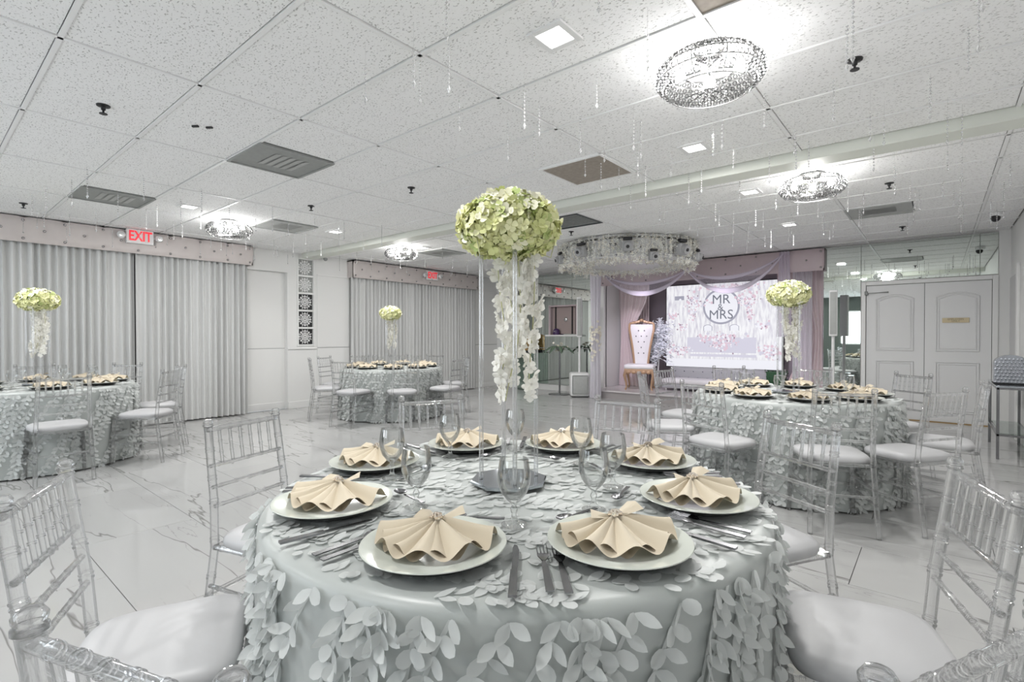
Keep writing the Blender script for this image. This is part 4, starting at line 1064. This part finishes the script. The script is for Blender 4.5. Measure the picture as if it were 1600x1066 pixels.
swag(-5.33, -3.60, 9.44, 2.52, 2.52, .42, 'lilac sheer fabric swag below the flower chandelier')
swag(-3.60, -1.98, 9.44, 2.5, 2.64, .50, 'lilac sheer fabric swag crossing the top of the bright screen')
def tail(x, y, z0, z1, w_, label):
    def fn(u, v): z = z0+(z1-z0)*v; return (x+(u-.5)*w_*(1-.35*v), y+.022*math.sin(u*22), z)
    tag(MB().grid(fn, 28, 6).build('fabric_tail', 'lilac_sheer'), label, 'drape')
tail(-1.98, 9.49, 1.25, 2.68, .24, 'lilac sheer fabric tail hanging at the end of the pelmet')

# throne chair
a = math.radians(20)
t = thing('throne_chair', 'tall gold framed throne chair with white tufted back on stage', 'chair', (-4.76, 9.86, SZ), a)
def prof(z):    # half width of the back at height z
    k = max(0, (z-.5)/.85); return .135 + .145*k**1.5 - (.03*((k-.9)/.1) if k > .9 else 0)
fr = MB()
left = [(-prof(.5+.85*i/14), .2+.10*(i/14), .42+.93*i/14) for i in range(15)]
crown = [(-.235, .3, 1.375), (-.18, .3, 1.385), (-.1, .3, 1.40), (0, .3, 1.44), (.1, .3, 1.40), (.18, .3, 1.385), (.235, .3, 1.375)]
fr.tube(left+crown+[(-x, y, z) for x, y, z in reversed(left)], .026, 8)
for x in (-.15, -.07, .07, .15): fr.ball((x, .29, 1.4), .028, 8, 5, (1.4, .7, .8))
fr.ball((0, .285, 1.44), .04, 8, 5, (1.3, .7, .9)); fr.build('back_frame', 'gold_wood', t)
def bk(u, v): z = .47+.88*v; w_ = prof(.5+.85*v)-.01; return (w_*(2*u-1), .19+.105*v-.03*math.sin(PI*u)*math.sin(PI*min(1, v*1.05))**.5, z)
bk_ = MB().grid(bk, 12, 16); bk_.grid(lambda u, v: (bk(u, v)[0], .22+.105*v, bk(u, v)[2]), 12, 16); bko = bk_.build('backrest', 'white_leather', t)
bb_ = MB().ball((0,0,0), .013, 8, 5).mesh('button', 'button_dark')
for r, xs in ((1.22, (-.06, .06)), (1.1, (-.11, 0, .11)), (.98, (-.06, .06)), (.86, (0,)), (.74, (-.055, .055))):
    for x in xs: put('button', bb_, bko, (x, .19+.105*(r-.47)/.88-.034, r))
MB().bevbox(-.30, .30, -.3, .26, .42, .52, .04, 4).build('seat', 'white_leather', t)
ap = MB().bevbox(-.29, .29, -.29, .25, .36, .43, .012)
for k in range(5): ap.ball((-.2+.1*k, -.292, .36), .05, 8, 5, (1, .3, .7))
ap.build('seat_frame', 'gold_wood', t)
for sx in (-1, 1):
    for y, bend in ((-.26, -.03), (.22, .04)):
        MB().tube([(sx*.26, y, .38), (sx*.285, y+bend*.6, .3), (sx*.255, y, .15), (sx*.245, y+bend*.5, .05), (sx*.262, y+bend, .02), (sx*.262, y+bend, 0)], [.036, .032, .022, .016, .02, .018], 8).build('leg', 'gold_wood', t)
# sofa
t = thing('tufted_sofa', 'low grey button-tufted sofa in front of the bright screen', 'sofa', (-3.40, 10.25, SZ), 0)
def sb(u, v): return (-.93+1.86*u, .22-.05*math.sin(PI*v)-.0, .18+.27*v)
MB().bevbox(-.95, .95, .2, .38, .1, .45, .06, 4).build('backrest', 'sofa_grey', t)
bm_ = MB().ball((0,0,0), .012, 6, 4).mesh('button', 'button_dark')
for k in range(9):
    for j in range(2): put('button', bm_, t, (-.84+.19*k+(.09 if j else 0), .197, .37-.13*j))
MB().bevbox(-.93, .93, -.32, .22, .14, .24, .035, 3).build('seat', 'white_leather', t)
MB().bevbox(-.93, .93, -.3, .36, .05, .14, .01).build('base', 'sofa_grey', t, smooth=False)
for sx in (-.85, .85):
    for y in (-.25, .3): MB().tube([(sx, y, .06), (sx, y, 0)], [.025, .02], 8).build('foot', 'chrome', t)
# white feather tree
t = thing('feather_tree', 'white feathery artificial tree in a white pot behind the throne', 'tree', (-4.62, 10.42, SZ))
pt = MB().lathe([(0, 0), (.085, 0), (.1, .2), (.105, .2), (.105, .215), (.09, .215), (.085, .19), (0, .19)], 20).build('pot', 'plastic_white', t)
MB().tube([(0, 0, .15), (.02, 0, .6), (-.02, .01, 1.36)], [.018, .015, .01], 6).build('trunk', 'plastic_white', t)
rnd = random.Random(21); m = MB()
for k in range(84):
    a = rnd.uniform(0, 2*PI); z = rnd.uniform(.6, 1.35); L_ = rnd.uniform(.22, .48); el = rnd.uniform(-.5, 1.1)
    b0 = Vector((0, 0, z)); d = Vector((math.cos(a)*math.cos(el), math.sin(a)*math.cos(el)*.45, math.sin(el)))
    pts = [b0+d*L_*s_ + Vector((0, 0, -.25*L_*s_*s_)) for s_ in (0, .35, .7, 1)]
    m.tube(pts, .004, 4)
    for i in range(12):
        s_ = .2+.8*i/12; p = b0+d*L_*s_+Vector((0, 0, -.25*L_*s_*s_)); q = rnd.uniform(0, 6.3)
        e = (d*.6+Vector((math.cos(q), math.sin(q)*.7, rnd.uniform(-.8, .6)))).normalized(); f_ = e.orthogonal().normalized()
        m.add([p, p+e*.04+f_*.016, p+e*.09, p+e*.04-f_*.016], [(0,1,2,3)])
stuff(m.build('foliage', 'feather', t))
# hedge box
t = thing('hedge_box', 'small dense green hedge block beside the sofa under the screen', 'plant', (-2.35, 10.56, SZ))
MB().bevbox(-.2, .2, -.12, .12, 0, .18, .008).build('planter', 'plastic_white', t, smooth=False)
m = MB(); rnd = random.Random(3)
for k in range(420):
    p = Vector((rnd.uniform(-.2, .2), rnd.uniform(-.12, .12), rnd.uniform(.17, .44))); e = Vector((rnd.gauss(0, 1), rnd.gauss(0, 1), rnd.gauss(0, 1))).normalized(); f_ = e.orthogonal().normalized()
    m.add([p, p+e*.02+f_*.01, p+e*.04, p+e*.02-f_*.01], [(0,1,2,3)])
m.bevbox(-.18, .18, -.1, .1, .15, .43, .02); stuff(m.build('leaves', 'hedge', t))

# ------------------------------------------------------------------ flower chandelier with spotlights
CX, CY, CR, CZ0, CZ1 = -3.85, 7.46, 1.04, 2.37, 2.70
t = thing('flower_chandelier', 'huge drum chandelier of white flowers and grey spotlights before the stage', 'chandelier', (CX, CY, 0))
m = MB()
for z, r in ((CZ0+.03, CR-.02), (CZ0+.06, CR-.02), (CZ1-.01, CR-.02)): m.tube([(r*math.cos(2*PI*k/48), r*math.sin(2*PI*k/48), z) for k in range(49)], .018, 6, False)
for k in range(12): q = 2*PI*k/12; m.tube([((CR-.02)*math.cos(q), (CR-.02)*math.sin(q), CZ0+.03), ((CR-.02)*math.cos(q), (CR-.02)*math.sin(q), CZ1+.005)], .012, 6)
m.build('ring_frame', 'chandelier_metal', t)
MB().lathe([(.72, CZ0+.03), (CR-.03, CZ0+.03), (CR-.03, CZ1-.05), (CR-.06, CZ1-.05), (CR-.06, CZ0+.06), (.72, CZ0+.05), (.72, CZ0+.03)], 48).build('drum_panel', 'chandelier_metal', t)
rnd = random.Random(31); mw, mc = MB(), MB()
def fl_blob(m_, p, s_):
    e = Vector((rnd.gauss(0, 1), rnd.gauss(0, 1), rnd.gauss(0, .7))).normalized(); f_ = e.orthogonal().normalized(); g_ = e.cross(f_)
    for k in range(3):
        q = 2*PI*k/3; d = f_*math.cos(q)+g_*math.sin(q); n_ = e*.4; h_ = d.cross(e)
        m_.add([p, p+d*s_*.55+h_*s_*.3+n_*s_*.3, p+d*s_+n_*s_*.2, p+d*s_*.55-h_*s_*.3+n_*s_*.3], [(0,1,2,3)])
for k in range(300):      # hanging flower strings around the drum
    q = 2*PI*k/300+rnd.uniform(-.01, .01); L_ = rnd.uniform(.22, .42); r = CR+rnd.uniform(-.02, .05); z = CZ1-.01
    while z > CZ1-L_:
        fl_blob(mw if rnd.random() < .7 else mc, Vector((r*math.cos(q)+rnd.uniform(-.012, .012), r*math.sin(q)+rnd.uniform(-.012, .012), z)), rnd.uniform(.018, .03)); z -= .024
for k in range(1100):     # flowers filling the underside
    q = rnd.uniform(0, 2*PI); r = rnd.uniform(.55, CR); fl_blob(mc if rnd.random() < .5 else mw, Vector((r*math.cos(q), r*math.sin(q), CZ0+.03-rnd.uniform(0, .06))), rnd.uniform(.02, .036))
stuff(mw.build('white_flowers', 'bloom_white', t, smooth=False)); stuff(mc.build('cream_flowers', 'bloom_cream', t, smooth=False))
md = MB()
for k in range(170):
    q = rnd.uniform(0, 2*PI); r = CR+rnd.uniform(.03, .07); p = Vector((r*math.cos(q), r*math.sin(q), rnd.uniform(CZ0+.02, CZ1-.06))); fl_blob(md, p, rnd.uniform(.015, .03))
stuff(md.build('dark_leaves', 'black', t, smooth=False))
va = math.atan2(-CY, -CX)     # towards the foremost table
for da, z, s_ in ((-.62, 2.5, 1), (.02, 2.52, 1), (.78, 2.50, 1.15), (-1.15, 2.46, .9), (1.25, 2.45, .9), (.35, 2.38, .8), (2.3, 2.45, 1), (3.6, 2.45, 1)):
    q = va+da; s = thing('x', 'x', 'x') if False else None
    sp0 = MB().bevbox(-.06*s_, .06*s_, -.075*s_, .075*s_, -.07*s_, .07*s_, .02*s_, 3); sp0.tube([(.05*s_, 0, 0), (.1*s_, 0, -.02*s_)], [.06*s_, .055*s_], 16)
    o = sp0.build('spotlight', 'plastic_grey', t, True, ((CR+.045)*math.cos(q), (CR+.045)*math.sin(q), z), q)
    l = MB().lathe([(0, 0), (.024, 0), (.024, .012), (0, .012)], 14).build('lens', 'black', o, loc=(.098*s_, 0, -.02*s_)); l.rotation_euler = (0, PI/2+.2, 0)
    MB().bevbox(.0, .05*s_, -.065*s_, .065*s_, .085*s_, .125*s_, .008).build('clamp', 'black', o)
for k, (dx, tx, ty, tz) in enumerate(((-.5, -4.7, 10.3, .9), (.6, -2.6, 10.3, .8))):
    l = bpy.data.lights.new('stage_spot', 'SPOT'); l.energy = 90; l.spot_size = 1.1; l.spot_blend = .8; l.shadow_soft_size = .08; l.color = (.93, .86, 1)
    o = put('stage_spot', l, t, (dx, .95, CZ0-.02)); d = Vector((tx-CX-dx, ty-CY-.95, tz-CZ0)); o.rotation_euler = d.to_track_quat('-Z', 'Y').to_euler()
# ------------------------------------------------------------------ things by the end wall
t = thing('subwoofer_speaker', 'white floor speaker box beside the stage', 'speaker', (-5.74, 9.06, 0), math.radians(38))
MB().bevbox(-.2, .2, -.2, .24, .015, .5, .05, 4).build('cabinet', 'plastic_white', t)
MB().bevbox(-.165, .165, -.212, -.19, .06, .455, .03, 3).build('grille', 'vent_pale', t)
MB().bevbox(-.17, .17, -.17, .21, 0, .03, .008).build('base', 'black', t, smooth=False)
h = MB(); h.bevbox(.195, .21, -.03, .07, .33, .38, .006); h.build('handle', 'black', t)
def column_speaker(x, y, z0, zp0, zp1, label, rz):
    t = thing('column_speaker', label, 'speaker', (x, y, z0), rz)
    MB().tube([(0, 0, 0), (0, 0, zp0+.05-z0)], .022, 12).build('pole', 'plastic_white', t)
    MB().bevbox(-.055, .055, -.06, .05, zp0-z0, zp1-z0, .012, 3).build('array', 'plastic_white', t)
    MB().bevbox(-.043, .043, -.066, -.055, zp0-z0+.03, zp1-z0-.03, .006).build('grille', 'vent_pale', t)
    if z0 == 0: MB().bevbox(-.16, .16, -.16, .16, 0, .38, .03, 3).build('bass_base', 'plastic_white', t)
column_speaker(-5.74, 9.06, .5, 1.24, 2.07, 'slim white column speaker on a pole above the floor speaker', math.radians(30))
column_speaker(-1.22, 9.08, 0, 1.26, 1.96, 'slim white column speaker in front of the mirror beside the doors', math.radians(8))
# wall niche
t = thing('wall_niche', 'framed brown-lined opening with sill set in the end mirror', 'niche', (-6.51, 9.675, 0))
MB().box(-.37, .37, -.004, 0, 1.31, 1.93).build('lining', 'niche_back', t, smooth=False)
f = MB()
for a in (-1, 1): f.bevbox(a*.37-.025, a*.37+.025, -.10, 0, 1.29, 1.95, .005)
f.bevbox(-.395, .395, -.1, 0, 1.93, 1.965, .005); f.build('frame', 'valance_mauve', t, smooth=False)
MB().bevbox(-.45, .45, -.16, 0, 1.255, 1.29, .005).build('sill', 'trim_white', t, smooth=False)
MB().ball((.02, -.02, 1.64), .05, 12, 8, (1, .35, 1)).build('round_knob', 'chrome', t)
for x in (-.25, .2, .3): MB().box(x-.012, x+.012, -.03, -.006, 1.31, 1.93).build('slat', 'black', t, smooth=False)
t = thing('purple_helmet_lamp', 'small dark purple domed lamp on the niche sill', 'lamp', (-6.70, 9.60, 1.29))
MB().lathe([(0, 0), (.075, 0), (.085, .04), (.075, .1), (.05, .135), (0, .15)], 16).build('dome', 'purple', t); MB().ball((0, -.08, .08), .014, 6, 4).build('jewel', 'chrome', t)
t = thing('plant_stand', 'slim chrome pedestal stand in front of the end mirror', 'stand', (-6.28, 9.12, 0))
MB().lathe([(0, 0), (.24, 0), (.24, .012), (.03, .02), (0, .02)], 28).build('base', 'steel', t); MB().tube([(0, 0, .015), (0, 0, .96)], .018, 10).build('post', 'steel', t)
MB().lathe([(0, .96), (.2, .96), (.2, .97), (0, .97)], 28).build('top', 'pane_glass', t)
t = thing('palm_arrangement', 'dark drooping palm leaves with pale flowers on the chrome pedestal', 'plant', (-6.28, 9.12, .97))
rnd = random.Random(12)
MB().lathe([(0, 0), (.05, 0), (.06, .06), (.05, .06), (0, .05)], 14).build('bowl', 'plastic_white', t)
for k in range(9):
    a = 2*PI*k/9+rnd.uniform(-.2, .2); d = Vector((math.cos(a), math.sin(a), 0)); n_ = Vector((-d.y, d.x, 0)); L_ = rnd.uniform(.28, .42)
    def lf(u, v): return tuple(d*L_*v + n_*(.045*math.sin(PI*min(1, v*.97+.02)))*(2*u-1) + Vector((0, 0, .05+.2*v-.32*v*v-.02*abs(2*u-1))))
    MB().grid(lf, 2, 6).build('palm_leaf', 'palm_leaf', t)
m = MB()
for k in range(26): m.merge(BL, Matrix.Translation((rnd.gauss(0, .06), rnd.gauss(0, .06), .08+rnd.uniform(-.1, .07))) @ Vector((rnd.gauss(0, 1), rnd.gauss(0, 1), .6)).to_track_quat('Z', 'Y').to_matrix().to_4x4())
stuff(m.build('flowers', 'bloom_cream', t))
t = thing('display_pedestal', 'clear acrylic display pedestal by the end mirror', 'pedestal', (-7.45, 9.42, 0))
MB().bevbox(-.16, .16, -.16, .16, .0, .86, .006).build('column', 'pane_glass', t, smooth=False); MB().box(-.17, .17, -.17, .17, .86, .875).build('top', 'black', t, smooth=False)
t = thing('gold_basket', 'gold woven round canister on a dark base by the end mirror', 'basket', (-7.45, 9.42, .875))
m = MB()
prof_ = [(0, 0)]
for k in range(10): z = .04*k; prof_ += [(.13, z+.004), (.142, z+.02), (.13, z+.036)]
prof_ += [(.1, .42), (0, .44)]; m.lathe(prof_, 24); m.build('woven_body', 'gold_weave', t)
MB().lathe([(.148, -.0), (.15, .0), (.15, .05), (.148, .05)], 24).build('band', 'black', t)
# console table with quilted box by the right wall
t = thing('console_table', 'chrome and glass console table against the side wall by the doors', 'table', (.605, 7.74, 0))
for sx in (-1, 1):
    for sy in (-1, 1): MB().bevbox(sx*.125-.012, sx*.125+.012, sy*.54-.012, sy*.54+.012, 0, .735, .003).build('leg', 'steel', t, smooth=False)
f = MB()
for z in (.728, .25):
    for sx in (-1, 1): f.box(sx*.125-.012, sx*.125+.012, -.552, .552, z-.012, z+.008)
    for sy in (-1, 1): f.box(-.113, .113, sy*.54-.012, sy*.54+.012, z-.012, z+.008)
f.build('frame', 'steel', t, smooth=False)
MB().bevbox(-.14, .14, -.56, .56, .737, .75, .003).build('glass_top', 'mirror_plate', t, smooth=False)
MB().bevbox(-.11, .11, -.53, .53, .26, .268, .002).build('glass_shelf', 'pane_glass', t, smooth=False)
t = thing('quilted_box', 'silver quilted dome-topped box on the chrome console table', 'box', (.605, 7.62, .75), PI/2); t.scale = (1, .72, 1)
ol = [(-.19, 0), (.19, 0), (.19, .22)] + [(.19*math.cos(PI*k/12), .22+.09*math.sin(PI*k/12)) for k in range(1, 12)] + [(-.19, .22)]
n_ = len(ol); m = MB(); m.add([(x, y, z) for x in (-.09, .09) for y, z in ol], [tuple(range(n_)), tuple(range(2*n_-1, n_-1, -1))]+[(i, (i+1) % n_, n_+(i+1) % n_, n_+i) for i in range(n_)])
m.build('body', 'silver_quilt', t, smooth=False)
q_ = MB()
def top_z(y): return .22+.09*math.sqrt(max(0, 1-(y/.19)**2))
for j in range(9):
    for k in range(9):
        y = -.17+.0425*k+(.02 if j % 2 else 0); z = .02+.035*j
        if abs(y) < .18 and z < top_z(y)-.015: q_.ball((-.092, y, z), .02, 4, 2, (.45, 1, .85)); q_.ball((0, 0, -99), .0001, 3, 2) if False else None
for j in range(7):
    for k in range(4): q_.ball((-.065+.043*k, -.192, .02+.033*j), .019, 4, 2, (1, .45, .85))
stuff(q_.build('quilting', 'silver_quilt', t, smooth=False))
MB().bevbox(-.1, .1, -.2, .2, .0, .014, .004).build('base_trim', 'black', t, smooth=False)
